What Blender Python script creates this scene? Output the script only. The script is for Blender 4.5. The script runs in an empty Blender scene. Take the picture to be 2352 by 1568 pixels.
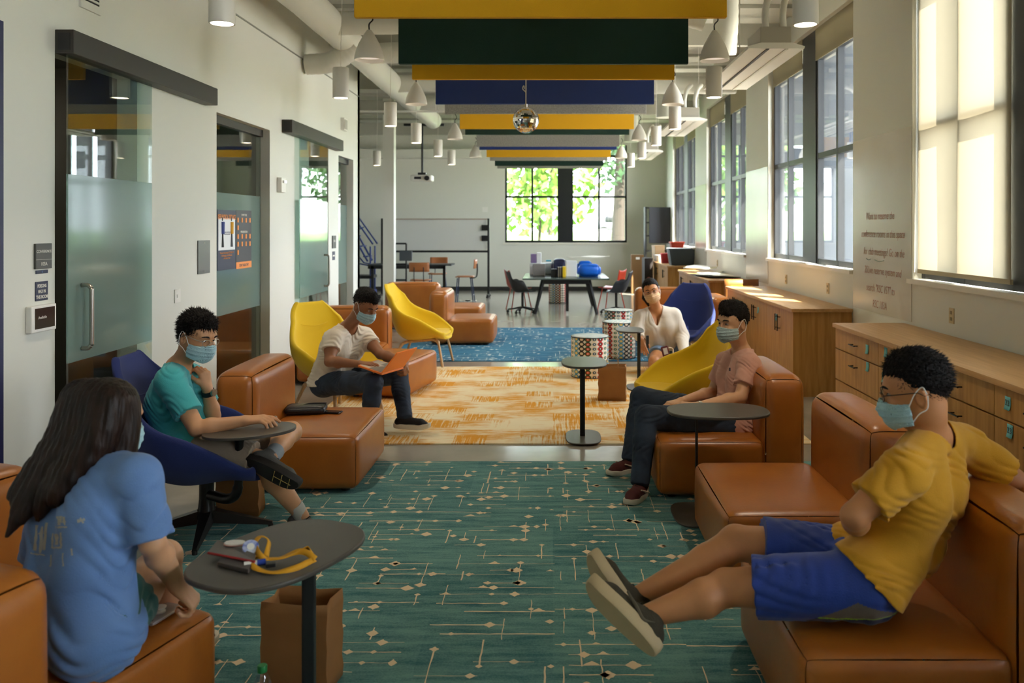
import bpy, bmesh, math, random
import numpy as np
from mathutils import Vector, Matrix
random.seed(7)
C = bpy.context.scene.collection
FPX, CX, HY, CH = 1953.0, 1270.0, 521.0, 1.75      # lens of the photograph, horizon, eye height

def P(x, y, d):
    """a point seen in the photograph at x, y standing d metres into the room"""
    return np.array(((x-CX)/FPX*d, d, CH-(y-HY)/FPX*d))

def col(h, a=1.0):
    h = h.lstrip('#'); c = [int(h[i:i+2], 16)/255 for i in (0, 2, 4)]
    return tuple([x/12.92 if x <= .04045 else ((x+.055)/1.055)**2.4 for x in c] + [a])

MATS = {}
def mat(name, c, rough=.6, metal=0, bump=0, bscale=60, spec=.5, var=0, vscale=6, c2=None, stretch=(1, 1, 1),
        coat=0, sheen=0, emit=None, estr=0, trans=0, alpha=1, sub=0):
    if name in MATS: return MATS[name]
    m = bpy.data.materials.new(name); m.use_nodes = True
    nt = m.node_tree; N = nt.nodes; L = nt.links; b = N['Principled BSDF']
    cc = col(c) if isinstance(c, str) else c
    b.inputs['Base Color'].default_value = cc
    b.inputs['Roughness'].default_value = rough; b.inputs['Metallic'].default_value = metal
    b.inputs['Specular IOR Level'].default_value = spec
    if coat: b.inputs['Coat Weight'].default_value = coat; b.inputs['Coat Roughness'].default_value = .25
    if sheen: b.inputs['Sheen Weight'].default_value = sheen; b.inputs['Sheen Roughness'].default_value = .5
    if emit: b.inputs['Emission Color'].default_value = col(emit); b.inputs['Emission Strength'].default_value = estr
    if trans: b.inputs['Transmission Weight'].default_value = trans
    if alpha < 1: b.inputs['Alpha'].default_value = alpha
    if sub:
        b.inputs['Subsurface Weight'].default_value = sub; b.inputs['Subsurface Radius'].default_value = (.02, .008, .004)
        b.inputs['Subsurface Scale'].default_value = .6
    if bump or var or c2:
        tc = N.new('ShaderNodeTexCoord'); mp = N.new('ShaderNodeMapping'); mp.inputs['Scale'].default_value = stretch
        L.new(tc.outputs['Object'], mp.inputs['Vector'])
    if bump:
        n = N.new('ShaderNodeTexNoise'); n.inputs['Scale'].default_value = bscale; n.inputs['Detail'].default_value = 5
        bp = N.new('ShaderNodeBump'); bp.inputs['Strength'].default_value = bump; bp.inputs['Distance'].default_value = .01
        L.new(mp.outputs[0], n.inputs['Vector']); L.new(n.outputs['Fac'], bp.inputs['Height']); L.new(bp.outputs[0], b.inputs['Normal'])
    if var or c2:
        n2 = N.new('ShaderNodeTexNoise'); n2.inputs['Scale'].default_value = vscale; n2.inputs['Detail'].default_value = 4
        L.new(mp.outputs[0], n2.inputs['Vector'])
        rp = N.new('ShaderNodeValToRGB'); rp.color_ramp.elements[0].position = .35; rp.color_ramp.elements[1].position = .65
        rp.color_ramp.elements[0].color = cc
        rp.color_ramp.elements[1].color = (col(c2) if c2 else tuple([x*(1-var) for x in cc[:3]]+[1]))
        L.new(n2.outputs['Fac'], rp.inputs['Fac']); L.new(rp.outputs['Color'], b.inputs['Base Color'])
    MATS[name] = m
    return m

class MB:
    """collects shapes into one mesh"""
    def __init__(s): s.v = []; s.f = []; s.m = []; s.n = 0
    def add(s, V, F, mi=0):
        V = np.asarray(V, float).reshape(-1, 3); s.v.append(V)
        for f in F: s.f.append([i+s.n for i in f]); s.m.append(mi)
        s.n += len(V); return s
    def box(s, x0, x1, y0, y1, z0, z1, mi=0):
        V = [(x, y, z) for z in (z0, z1) for y in (y0, y1) for x in (x0, x1)]
        return s.add(V, [(0, 2, 3, 1), (4, 5, 7, 6), (0, 1, 5, 4), (2, 6, 7, 3), (0, 4, 6, 2), (1, 3, 7, 5)], mi)
    def obox(s, c, size, R=None, mi=0):
        hx, hy, hz = [q/2 for q in size]
        V = np.array([(x, y, z) for z in (-hz, hz) for y in (-hy, hy) for x in (-hx, hx)])
        if R is not None: V = V @ np.array(R).T
        return s.add(V+np.array(c), [(0, 2, 3, 1), (4, 5, 7, 6), (0, 1, 5, 4), (2, 6, 7, 3), (0, 4, 6, 2), (1, 3, 7, 5)], mi)
    def ring_loft(s, rings, closed=False, caps=True, mi=0):
        n = len(rings[0]); F = []; k = len(rings)
        for i in range(k if closed else k-1):
            a = i*n; b = ((i+1) % k)*n
            for j in range(n): F.append((a+j, a+(j+1) % n, b+(j+1) % n, b+j))
        if caps and not closed: F.append(tuple(range(n-1, -1, -1))); F.append(tuple((k-1)*n+j for j in range(n)))
        return s.add(np.concatenate(rings), F, mi)
    def tube(s, pts, r, n=10, closed=False, mi=0, caps=True):
        pts = [np.array(p, float) for p in pts]; k = len(pts); rings = []; ref = None
        for i, p in enumerate(pts):
            a = pts[i-1] if (i > 0 or closed) else p; b = pts[(i+1) % k] if (i < k-1 or closed) else p
            t = b-a; t = t/(np.linalg.norm(t)+1e-9)
            if ref is None: ref = np.array((0, 0, 1.)) if abs(t[2]) < .9 else np.array((1., 0, 0))
            u = np.cross(t, ref); u /= np.linalg.norm(u)+1e-9; w = np.cross(u, t); ref = w
            rr = r[i] if hasattr(r, '__len__') else r
            rings.append(np.array([p+rr*(math.cos(q)*u+math.sin(q)*w) for q in np.linspace(0, 2*math.pi, n, endpoint=False)]))
        return s.ring_loft(rings, closed, caps, mi)
    def cyl(s, p0, p1, r0, r1=None, n=20, mi=0): return s.tube([p0, p1], [r0, r0 if r1 is None else r1], n, mi=mi)
    def lathe(s, prof, c=(0, 0, 0), n=28, mi=0, caps=True):
        rings = [np.array([(c[0]+r*math.cos(q), c[1]+r*math.sin(q), c[2]+z) for q in np.linspace(0, 2*math.pi, n, endpoint=False)]) for r, z in prof]
        return s.ring_loft(rings, False, caps, mi)
    def prism(s, poly, z0, z1, mi=0, R=None, c=(0, 0, 0)):
        """poly in x, y pushed from z0 to z1"""
        A = np.array([(x, y, z0) for x, y in poly]); B = np.array([(x, y, z1) for x, y in poly])
        if R is not None: A = A @ np.array(R).T; B = B @ np.array(R).T
        return s.ring_loft([A+np.array(c), B+np.array(c)], mi=mi)
    def grid(s, G, mi=0, wrap=False):
        G = np.asarray(G); a, b = G.shape[:2]; F = []
        for i in range(a-1):
            for j in range(b if wrap else b-1):
                F.append((i*b+j, i*b+(j+1) % b, (i+1)*b+(j+1) % b, (i+1)*b+j))
        return s.add(G.reshape(-1, 3), F, mi)
    def sphere(s, c, r, n=16, mi=0):
        r = (r, r, r) if not hasattr(r, '__len__') else r; c = np.array(c)
        rings = [np.array([c+np.array((r[0]*math.sin(t)*math.cos(q), r[1]*math.sin(t)*math.sin(q), r[2]*math.cos(t))) for q in np.linspace(0, 2*math.pi, 2*n, endpoint=False)]) for t in np.linspace(math.pi-.02, .02, n)]
        return s.ring_loft(rings, mi=mi)
    def mesh(s, name):
        me = bpy.data.meshes.new(name)
        V = np.concatenate(s.v) if s.v else np.zeros((0, 3))
        me.from_pydata(V.tolist(), [], s.f); me.update()
        return me
    def build(s, name, mats, parent=None, smooth=40, off=None, bevel=0):
        me = s.mesh(name)
        if off is not None: me.transform(Matrix.Translation(-Vector(off)))
        for m in (mats if isinstance(mats, (list, tuple)) else [mats]): me.materials.append(m)
        if len(me.materials) > 1: me.polygons.foreach_set('material_index', s.m)
        return link(name, me, parent, smooth, bevel)

def link(name, me, parent=None, smooth=40, bevel=0):
    if smooth:
        me.polygons.foreach_set('use_smooth', [True]*len(me.polygons))
        if smooth < 180: me.set_sharp_from_angle(angle=math.radians(smooth))
    o = bpy.data.objects.new(name, me); C.objects.link(o)
    if parent: o.parent = parent
    if bevel:
        b = o.modifiers.new('bevel', 'BEVEL'); b.width = bevel; b.segments = 2; b.limit_method = 'ANGLE'
    return o

def tag(o, label=None, cat=None, group=None, kind=None):
    for k, v in (('label', label), ('category', cat), ('group', group), ('kind', kind)):
        if v: o[k] = v
    return o
def thing(name, label, cat, loc=(0, 0, 0), rz=0, group=None):
    o = bpy.data.objects.new(name, None); C.objects.link(o); o.empty_display_size = .1
    o.location = loc; o.rotation_euler = (0, 0, rz); return tag(o, label, cat, group)
def dup(root, loc, rz=0, label=None, group=None):
    r = root.copy(); C.objects.link(r); r.location = loc; r.rotation_euler = (0, 0, rz)
    if label: r['label'] = label
    if group: r['group'] = group
    for ch in list(root.children):
        c = ch.copy(); C.objects.link(c); c.parent = r
        for g in ch.children:
            d = g.copy(); C.objects.link(d); d.parent = c
    return r
def struct(name, mb, m, parent=None, **k):
    o = mb.build(name, m, parent, **k)
    if not parent: o['kind'] = 'structure'
    return o
def rotz(a): c, s = math.cos(a), math.sin(a); return np.array(((c, -s, 0), (s, c, 0), (0, 0, 1)))
def rot(axis, a): return np.array(Matrix.Rotation(a, 3, axis))
def superell(a, b, p=2.6, n=48):
    return [(a*math.copysign(abs(math.cos(t))**(2/p), math.cos(t)), b*math.copysign(abs(math.sin(t))**(2/p), math.sin(t))) for t in np.linspace(0, 2*math.pi, n, endpoint=False)]
def smooth_path(pts, n=8):
    """Catmull-Rom through pts"""
    pts = [np.array(p, float) for p in pts]; out = []
    q = [2*pts[0]-pts[1]]+pts+[2*pts[-1]-pts[-2]]
    for i in range(1, len(q)-2):
        for t in np.linspace(0, 1, n, endpoint=False):
            out.append(.5*((2*q[i])+(-q[i-1]+q[i+1])*t+(2*q[i-1]-5*q[i]+4*q[i+1]-q[i+2])*t*t+(-q[i-1]+3*q[i]-3*q[i+1]+q[i+2])*t**3))
    out.append(pts[-1]); return out
def rbox(mb, x0, x1, y0, y1, z0, z1, r=.04, bulge=0, n=14, mi=0, fn=None):
    """box with soft rounded edges and slightly full faces"""
    c = np.array(((x0+x1)/2, (y0+y1)/2, (z0+z1)/2)); h = np.array(((x1-x0)/2, (y1-y0)/2, (z1-z0)/2))
    t = np.linspace(-1, 1, n)
    t = np.sign(t)*(1-(1-abs(t))**1.35)
    for ax in range(3):
        for sg in (-1, 1):
            A, B = np.meshgrid(t, t, indexing='ij'); G = np.zeros((n, n, 3))
            G[..., ax] = sg; G[..., (ax+1) % 3] = A; G[..., (ax+2) % 3] = B
            if sg < 0: G = G[:, ::-1]
            Pn = G*h; inner = np.clip(Pn, -(h-r), h-r); d = Pn-inner; l = np.linalg.norm(d, axis=-1, keepdims=True)
            Q = inner+d/np.maximum(l, 1e-9)*r
            if bulge:
                u = 1-(Q[..., (ax+1) % 3]/h[(ax+1) % 3])**2; v = 1-(Q[..., (ax+2) % 3]/h[(ax+2) % 3])**2
                Q[..., ax] += sg*bulge*np.clip(u, 0, 1)**.6*np.clip(v, 0, 1)**.6
            Q = Q+c
            if fn: Q = fn(Q)
            mb.grid(Q, mi)
    return mb
def weld(o, d=.0006):
    bm = bmesh.new(); bm.from_mesh(o.data); bmesh.ops.remove_doubles(bm, verts=bm.verts, dist=d)
    bmesh.ops.recalc_face_normals(bm, faces=bm.faces); bm.to_mesh(o.data); bm.free()
    o.data.polygons.foreach_set('use_smooth', [True]*len(o.data.polygons)); return o
def text_mesh(s, size, align='CENTER', bold=0):
    cu = bpy.data.curves.new('t', 'FONT'); cu.body = s; cu.size = size; cu.align_x = align; cu.extrude = .0004; cu.offset = bold
    o = bpy.data.objects.new('t', cu); C.objects.link(o); dg = bpy.context.evaluated_depsgraph_get()
    me = bpy.data.meshes.new_from_object(o.evaluated_get(dg)); bpy.data.objects.remove(o); bpy.data.curves.remove(cu); return me
def text(name, s, size, M, m, parent=None, bold=0, align='CENTER'):
    """lettering laid on a surface; M places it (x along the line, y up, z outwards)"""
    me = text_mesh(s, size, align, bold); me.transform(M); me.materials.clear(); me.materials.append(m)
    return link(name, me, parent, 0)
def frameM(origin, xdir, ydir):
    x = Vector(xdir).normalized(); y = Vector(ydir).normalized(); z = x.cross(y)
    return Matrix(((x.x, y.x, z.x, origin[0]), (x.y, y.y, z.y, origin[1]), (x.z, y.z, z.z, origin[2]), (0, 0, 0, 1)))

# ---- materials -------------------------------------------------------------
M_wall = mat('wall_paint', '#dcdcd2', .55, bump=.03, bscale=90)
M_ceil = mat('ceiling_paint', '#b4b3a8', .8, bump=.2, bscale=8)
M_white = mat('white_metal', '#e8e6df', .4)
M_duct = mat('duct_paint', '#d8d8ce', .5, bump=.15, bscale=5)
M_blk = mat('black_metal', '#17181a', .45)
M_frame = mat('window_frame_dark', '#1b1e21', .4)
M_fin = mat('fin_metal', '#2e3742', .5, var=.2, vscale=2)
M_steel = mat('brushed_steel', '#b9b2a8', .28, metal=1)
M_floor = mat('concrete', '#a59f94', .16, c2='#8f8a80', vscale=1.6, bump=.015, bscale=30, spec=.6)
M_wood = mat('oak_laminate', '#b98b4c', .42, c2='#a27437', vscale=5, stretch=(6, 6, .5), bump=.03, bscale=40)
M_woodtop = mat('oak_top', '#c79c68', .38, c2='#b88c56', vscale=5, stretch=(6, .5, 6))
M_table = mat('dark_tabletop', '#4b463f', .38, bump=.02, bscale=200)
M_leather = mat('cognac_leather', '#ad6722', .36, c2='#a05a1c', vscale=3, bump=.07, bscale=70, coat=.15)
M_pipe = mat('leather_seam', '#a5622a', .5)
M_navy = mat('navy_wool', '#182862', .92, bump=.35, bscale=400, sheen=.08)
M_yel = mat('yellow_wool', '#e3bd0a', .88, bump=.3, bscale=400, sheen=.2)
M_ash = mat('ash_wood', '#cfae84', .5, c2='#bd9a6c', vscale=6, stretch=(8, 8, 1))
M_rub = mat('black_rubber', '#101010', .6)
M_paper = mat('kraft_paper', '#9c6c3a', .8, bump=.25, bscale=14, c2='#8e6032', vscale=4)

def glass(name, tint=(1, 1, 1, 1), rough=0.0, refl=.9, frost=0, trans_col=None, ior=1.5):
    m = bpy.data.materials.new(name); m.use_nodes = True; N = m.node_tree.nodes; L = m.node_tree.links; N.clear()
    out = N.new('ShaderNodeOutputMaterial'); tr = N.new('ShaderNodeBsdfTransparent'); tr.inputs[0].default_value = tint
    gl = N.new('ShaderNodeBsdfGlossy'); gl.inputs['Roughness'].default_value = rough; gl.inputs['Color'].default_value = (refl,)*3+(1,)
    lw = N.new('ShaderNodeLayerWeight'); lw.inputs['Blend'].default_value = .5
    pw = N.new('ShaderNodeMath'); pw.operation = 'POWER'; pw.inputs[1].default_value = 4.5; L.new(lw.outputs['Facing'], pw.inputs[0])
    fr = N.new('ShaderNodeMath'); fr.operation = 'MULTIPLY_ADD'; f0 = ((ior-1)/(ior+1))**2; fr.inputs[1].default_value = 1-f0; fr.inputs[2].default_value = f0; fr.use_clamp = True
    L.new(pw.outputs[0], fr.inputs[0]); mx = N.new('ShaderNodeMixShader')
    src = tr.outputs[0]
    if frost:
        df = N.new('ShaderNodeBsdfDiffuse'); df.inputs[0].default_value = trans_col
        tl = N.new('ShaderNodeBsdfTranslucent'); tl.inputs[0].default_value = trans_col
        ad = N.new('ShaderNodeMixShader'); ad.inputs[0].default_value = .5; L.new(df.outputs[0], ad.inputs[1]); L.new(tl.outputs[0], ad.inputs[2])
        m2 = N.new('ShaderNodeMixShader'); m2.inputs[0].default_value = frost; L.new(tr.outputs[0], m2.inputs[1]); L.new(ad.outputs[0], m2.inputs[2]); src = m2.outputs[0]
    L.new(fr.outputs[0], mx.inputs[0]); L.new(src, mx.inputs[1]); L.new(gl.outputs[0], mx.inputs[2]); L.new(mx.outputs[0], out.inputs[0])
    return m
M_glass = glass('window_glass', (.97, .98, .98, 1), refl=.8)
M_dglass = glass('door_glass', (.80, .88, .85, 1), refl=1, ior=1.75)
M_frost = glass('frosted_film', (.66, .82, .78, 1), rough=.08, refl=.9, frost=.5, trans_col=(.50, .66, .61, 1), ior=1.5)
# ============================ THE ROOM =====================================
XL, XR, YB, YF, ZC = -2.9, 3.09, -3.5, 23.4, 4.5
WT = 4.12                                   # window head
struct('floor', MB().box(-8.5, 3.6, YB-.2, YF+.3, -.12, 0), M_floor, smooth=0)
mb = MB().box(-8.5, 3.6, YB-.2, YF+.3, ZC, ZC+.15)
for i in range(26):                          # corrugated deck ribs
    y = YB+1+i*1.0
    mb.box(-8.4, 3.3, y, y+.45, ZC-.05, ZC)
struct('ceiling', mb, M_ceil, smooth=0)
# left wall with its two openings and two glazed recesses
OP = [(4.95, 5.93, 2.78), (7.33, 8.71, 2.74), (10.1, 10.98, 2.76), (11.5, 12.35, 2.72)]
mb = MB(); y = YB
for a, b, z in OP:
    mb.box(XL-.14, XL, y, a, 0, ZC); mb.box(XL-.14, XL, a, b, z, ZC); y = b
mb.box(XL-.14, XL, y, 12.76, 0, ZC)
struct('wall_left', mb, M_wall, smooth=0)
struct('wall_left_return', MB().box(-8.4, XL, 12.62, 12.76, 0, ZC), M_wall, smooth=0)
struct('wall_back', MB().box(-8.4, 3.5, YB-.15, YB, 0, ZC), M_wall, smooth=0)
struct('wall_far_left', MB().box(-8.5, -8.35, YB, YF, 0, ZC), M_wall, smooth=0)
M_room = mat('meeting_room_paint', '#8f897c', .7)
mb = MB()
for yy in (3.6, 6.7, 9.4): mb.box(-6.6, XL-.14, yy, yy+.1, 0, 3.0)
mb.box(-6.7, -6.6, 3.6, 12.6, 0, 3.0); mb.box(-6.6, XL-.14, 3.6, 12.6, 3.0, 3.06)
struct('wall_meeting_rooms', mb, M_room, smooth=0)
struct('trim_1', MB().box(XL, XL+.012, 3.3, 4.47, 0, 2.83), mat('navy_paint', '#141a4a', .5), smooth=0)
struct('trim_2', MB().box(XL, XL+.006, 5.0, 12.7, 3.685, 3.70), mat('reveal_grey', '#8b8b80', .6), smooth=0)
# far wall
WX0, WX1, WZ0, WZ1 = P(1160, 0, YF)[0], P(1440, 0, YF)[0], P(0, 557, YF)[2], 4.0
mb = MB().box(-8.4, WX0, YF, YF+.2, 0, ZC).box(WX1, 3.5, YF, YF+.2, 0, ZC).box(WX0, WX1, YF, YF+.2, 0, WZ0).box(WX0, WX1, YF, YF+.2, WZ1, ZC)
struct('wall_far', mb, M_wall, smooth=0)
struct('baseboard_far', MB().box(-8.3, 3.05, YF-.015, YF, 0, .11), mat('charcoal_base', '#2c2a28', .5), smooth=0)
struct('trim_3', MB().box(-8.3, -1.4, YF-.35, YF, 3.62, 3.86), M_wall, smooth=0)
# right wall: piers and window bays
BAYS = [(-1.05, 2.39), (3.87, 7.31), (8.75, 12.2), (13.6, 17.1), (18.45, 21.9)]  # first bay, behind the camera, is added to fill the foreground with daylight
mb = MB(); y = YB
for a, b in BAYS:
    mb.box(XR, XR+.28, y, a, 0, ZC); mb.box(XR, XR+.28, a, b, 0, 1.29); mb.box(XR, XR+.28, a, b, WT, ZC); y = b
mb.box(XR, XR+.28, y, YF+.2, 0, ZC)
struct('wall_right', mb, M_wall, smooth=0)
M_wb = mat('whiteboard_paint', '#d8d5c8', .24, c2='#d2cdbf', vscale=1.5, coat=.12)
for i, (a, b) in enumerate([(7.31, 8.75), (12.2, 13.6), (17.1, 18.45)]):
    struct('trim_%d' % (i+4), MB().box(XR-.006, XR, a+.01, b-.01, .93, 2.62), M_wb, smooth=0)
M_sill = mat('sill_white', '#e6e2d6', .35)
M_shade = None
def shade_mat():
    m = bpy.data.materials.new('roller_shade_cloth'); m.use_nodes = True; N = m.node_tree.nodes; L = m.node_tree.links; N.clear()
    out = N.new('ShaderNodeOutputMaterial'); d = N.new('ShaderNodeBsdfDiffuse'); t = N.new('ShaderNodeBsdfTranslucent'); x = N.new('ShaderNodeMixShader')
    d.inputs[0].default_value = col('#cfc7ac'); t.inputs[0].default_value = (.19, .168, .12, 1); x.inputs[0].default_value = .5
    n = N.new('ShaderNodeTexNoise'); n.inputs['Scale'].default_value = 300; bp = N.new('ShaderNodeBump'); bp.inputs['Strength'].default_value = .1
    L.new(n.outputs['Fac'], bp.inputs['Height']); L.new(bp.outputs[0], d.inputs['Normal'])
    L.new(d.outputs[0], x.inputs[1]); L.new(t.outputs[0], x.inputs[2]); L.new(x.outputs[0], out.inputs[0]); return m
M_shade = shade_mat()
for i, (a, b) in enumerate(BAYS):
    w = bpy.data.objects.new('window_%d' % (i if i else 8), None); C.objects.link(w); w['kind'] = 'structure'; w.location = (3.2, (a+b)/2, 1.29)
    o = w.location; mid = (a+b)/2; m0, m1 = mid-.25, mid+.25
    f = MB()
    for y0, y1 in ((a, m0), (m1, b)):
        yc = (y0+y1)/2
        for yy in (y0+.03, yc, y1-.03): f.box(3.17, 3.245, yy-.03, yy+.03, 1.31, WT)
        for zz in (1.34, 2.6, 3.79, WT-.03): f.box(3.172, 3.243, y0, y1, zz-.032, zz+.032)
    f.build('window_frame', M_frame, w, 0, off=o)
    MB().box(3.16, 3.34, m0, m1, 1.31, WT).build('mullion_panel', M_frame, w, 0, off=o)
    for y0, y1 in ((a, m0), (m1, b)): MB().box(3.205, 3.212, y0+.02, y1-.02, 1.33, WT-.02).build('window_pane', M_glass, w, 0, off=o)
    MB().box(3.05, 3.17, a-.03 if i < 2 else a, b+.03 if i < 2 else b, 1.265, 1.305).build('window_sill', M_sill, w, 0, off=o)
    for y0 in (a+.02, (a+m0)/2, m0, (m1+b)/2, b):
        MB().box(3.246, 3.47, y0-.03, y0+.03, 1.32, 4.1).build('exterior_fin', M_fin, w, 0, off=o)
    if i > 1: # shades rolled down over the top row
        MB().box(3.150, 3.155, a+.03, m0-.02, 3.74, WT).box(3.150, 3.155, m1+.02, b-.03, 3.74, WT).build('roller_shade', M_shade, w, 0, off=o)
# the nearest bay has its shades down; each hangs as a slightly wavy cloth with a hem bar
for k, (y0, y1) in enumerate([(5.81, 7.29), (3.89, 5.37)]):
    n = 40; G = np.zeros((n, n, 3))
    for i in range(n):
        for j in range(n):
            yy = y0+(y1-y0)*i/(n-1); zz = 1.385+(WT-1.385)*j/(n-1)
            G[i, j] = (3.135+.006*math.sin(yy*9+zz*1.3)*(1-j/(n-1)), yy, zz)
    s = thing('roller_shade', ['cream roller shade lowered over the near right window, far side of dark mullion', 'cream roller shade at the right edge, on the near side of the dark mullion'][k], 'roller shade', (3.135, (y0+y1)/2, 1.4))
    MB().grid(G).build('shade_cloth', M_shade, s, 180, off=s.location)
    MB().box(3.125, 3.145, y0, y1, 1.355, 1.39).build('hem_bar', mat('hem_bar_tan', '#b6a888', .6), s, 0, off=s.location)
# far window
w = bpy.data.objects.new('window_5', None); C.objects.link(w); w['kind'] = 'structure'; w.location = ((WX0+WX1)/2, YF, WZ0); o = w.location
f = MB(); xm0, xm1 = P(1285, 0, YF)[0], P(1312, 0, YF)[0]; zt = P(0, 452, YF)[2]
for x0, x1 in ((WX0, xm0), (xm1, WX1)):
    for xx in (x0+.025, (x0+x1)/2, x1-.025): f.box(xx-.028, xx+.028, YF+.03, YF+.1, WZ0, WZ1)
    for zz in (WZ0+.03, zt, 3.7): f.box(x0, x1, YF+.03, YF+.1, zz-.03, zz+.03)
f.build('window_frame', M_frame, w, 0, off=o)
MB().box(xm0, xm1, YF+.02, YF+.2, WZ0, WZ1).build('mullion_panel', M_frame, w, 0, off=o)
MB().box(WX0, WX1, YF+.06, YF+.066, WZ0, WZ1).build('window_pane', M_glass, w, 0, off=o)
MB().box(WX0-.05, WX1+.05, YF-.04, YF+.05, WZ0-.05, WZ0-.005).build('window_sill', M_sill, w, 0, off=o)
# unseen canopy added outside the right wall, depth set to limit sun patches
struct('sun_block_canopy', MB().box(3.37, 4.65, 8.2, 24, 4.32, 4.42), M_frame, smooth=0)
struct('sun_block_roof', MB().box(3.37, 7.6, -8, 3.1, 4.15, 4.3), M_frame, smooth=0)  # unseen roof added to keep direct sun out of the rear bay

# ---- glass doors and sidelights on the left wall ---------------------------
def gpanel(root, x, y0, y1, z1, z0=.01, t=.012):
    off = root.location
    MB().box(x-t/2, x+t/2, y0, y1, 2.06, z1).box(x-t/2, x+t/2, y0, y1, z0, .95).build('glass_pane', M_dglass, root, 0, off=off)
    MB().box(x-t/2, x+t/2, y0, y1, .95, 2.06).build('frosted_band', M_frost, root, 0, off=off)
M_bronze = mat('bronze_rail', '#3a3631', .45, metal=.3)
def slide(n, r0, r1, g0, g1, hy):
    d = bpy.data.objects.new('door_%d' % n, None); C.objects.link(d); d['kind'] = 'structure'; d.location = (XL+.06, g0, 0); off = d.location
    MB().box(XL, XL+.11, r0, r1, 2.76, 2.90).build('sliding_rail', M_bronze, d, 0, off=off, bevel=.004)
    MB().box(XL+.02, XL+.09, r0-.003, r0, 2.78, 2.88).build('rail_end', M_blk, d, 0, off=off)
    gpanel(d, XL+.055, g0, g1, 2.77)
    for sx in (.065, -.005):
        q = 1 if sx > 0 else -1
        p = [(XL+.055+q*.008, hy, 1.02), (XL+.055+q*.045, hy, 1.02), (XL+.055+q*.065, hy, 1.04), (XL+.055+q*.068, hy, 1.07), (XL+.055+q*.068, hy, 1.35), (XL+.055+q*.065, hy, 1.38), (XL+.055+q*.045, hy, 1.40), (XL+.055+q*.008, hy, 1.40)]
        MB().tube(smooth_path(p, 5), .013, 12).build('door_handle', M_steel, d, 180, off=off)
    return d
slide(1, 4.95, 7.08, 4.98, 6.02, 5.12)
slide(3, 9.1, 11.33, 9.55, 10.72, 10.55)
def sidelight(n, y0, y1, z):
    d = bpy.data.objects.new('window_%d' % n, None); C.objects.link(d); d['kind'] = 'structure'; d.location = (XL-.1, y0, 0); off = d.location
    gpanel(d, XL-.1, y0, y1, z-.06)
    MB().box(XL-.13, XL-.07, y0, y1, z-.07, z).box(XL-.12, XL-.08, y0, y1, 0, .03).build('glazing_channel', M_bronze, d, 0, off=off)
sidelight(6, 7.33, 8.71, 2.74); sidelight(7, 11.5, 12.35, 2.72)
# meeting room lights and table behind the glass
for k, (x, y) in enumerate([(-4.3, 5.9), (-4.3, 8.3), (-4.3, 10.7)]):
    t = thing('linear_light', ['slim white light strip on the ceiling behind the nearest glass door', 'slim white light strip on the ceiling behind the glass with two posters', 'slim white light strip on the ceiling behind the far glass door'][k], 'ceiling light', (x, y, 3.0))
    MB().box(-.6, .6, -.05, .05, -.05, 0).build('housing', M_white, t, 0)
    MB().box(-.57, .57, -.035, .035, -.056, -.05).build('diffuser', mat('strip_glow', '#ffffff', emit='#fff0dc', estr=4), t, 0)
t = thing('meeting_table', 'dark meeting table seen through the nearest glass door', 'table', (-4.9, 5.7, 0))
MB().box(-.9, .9, -.5, .5, .70, .74).build('tabletop', M_table, t, 0, bevel=.004)
for sx in (-.5, .5): MB().box(sx-.04, sx+.04, -.3, .3, 0, .70).build('leg', M_blk, t, 0)
t = thing('low_cabinet', 'red-brown low cabinet inside the meeting room behind the nearest glass door', 'cabinet', (-5.6, 6.45, 0))
MB().box(-.8, .9, -.2, .2, .0, .5).build('body', mat('redwood', '#5a2412', .5), t, 0, bevel=.005)
for q in (-.35, .25): MB().cyl((q, -.2, .3), (q+.12, -.2, .3), .008).build('handle', M_steel, t)

# ---- things fixed to the left wall ---------------------------------------
def onwall(y): return XL
def YL(x): return -XL*FPX/(CX-x)
def ZL(x, y): return CH-(y-HY)/FPX*YL(x)
def wallplate(name, label, cat, x0, x1, y0, y1, m, t=.012, group=None):
    """thin thing on the left wall between two columns of the photo"""
    ya, yb = YL(x0), YL(x1); xm = (x0+x1)/2; za, zb = ZL(xm, y1), ZL(xm, y0)
    r = thing(name, label, cat, (XL+t/2, (ya+yb)/2, za), group=group)
    MB().box(XL, XL+t, ya, yb, za, zb).build('plate', m, r, 0, off=r.location, bevel=.002)
    return r, (ya, yb, za, zb)
def ltext(root, s, y, z, size, m, bold=0, x=XL, t=.014, sy=1.0):
    M = frameM((x+t, y, z), (0, 1, 0), (0, 0, 1)) @ Matrix.Diagonal((1, sy, 1, 1))
    me = text_mesh(s, size, 'CENTER', bold); me.transform(Matrix.Translation(-Vector(root.location)) @ M); me.materials.clear(); me.materials.append(m)
    return link('lettering', me, root, 0)
M_sgn = mat('sign_grey', '#4b4a44', .5); M_ltr = mat('letter_white', '#e9e4d8', .6); M_nv = mat('sign_navy', '#1c2240', .5)
r, (a, b, c, d) = wallplate('room_sign', 'grey room sign reading CONFERENCE 103A beside the nearest glass door', 'sign', 77, 114, 559, 617, M_sgn, .014)
ltext(r, 'CONFERENCE', (a+b)/2, d-.052, .0222, M_ltr); ltext(r, '103A', (a+b)/2, c+.018, .029, M_ltr)
MB().box(XL+.0142, XL+.0150, a, b, c+.052, c+.0535).build('divider_line', M_ltr, r, 0, off=r.location)
r, (a, b, c, d) = wallplate('small_sign', 'thin navy strip sign just below the CONFERENCE sign', 'sign', 81, 109, 620, 628, M_nv, .004)
MB().cyl((XL+.004, (a+b)/2, (c+d)/2), (XL+.0048, (a+b)/2, (c+d)/2), .006).build('emblem', mat('emblem_blue', '#48608a', .5), r, off=r.location)
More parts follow.
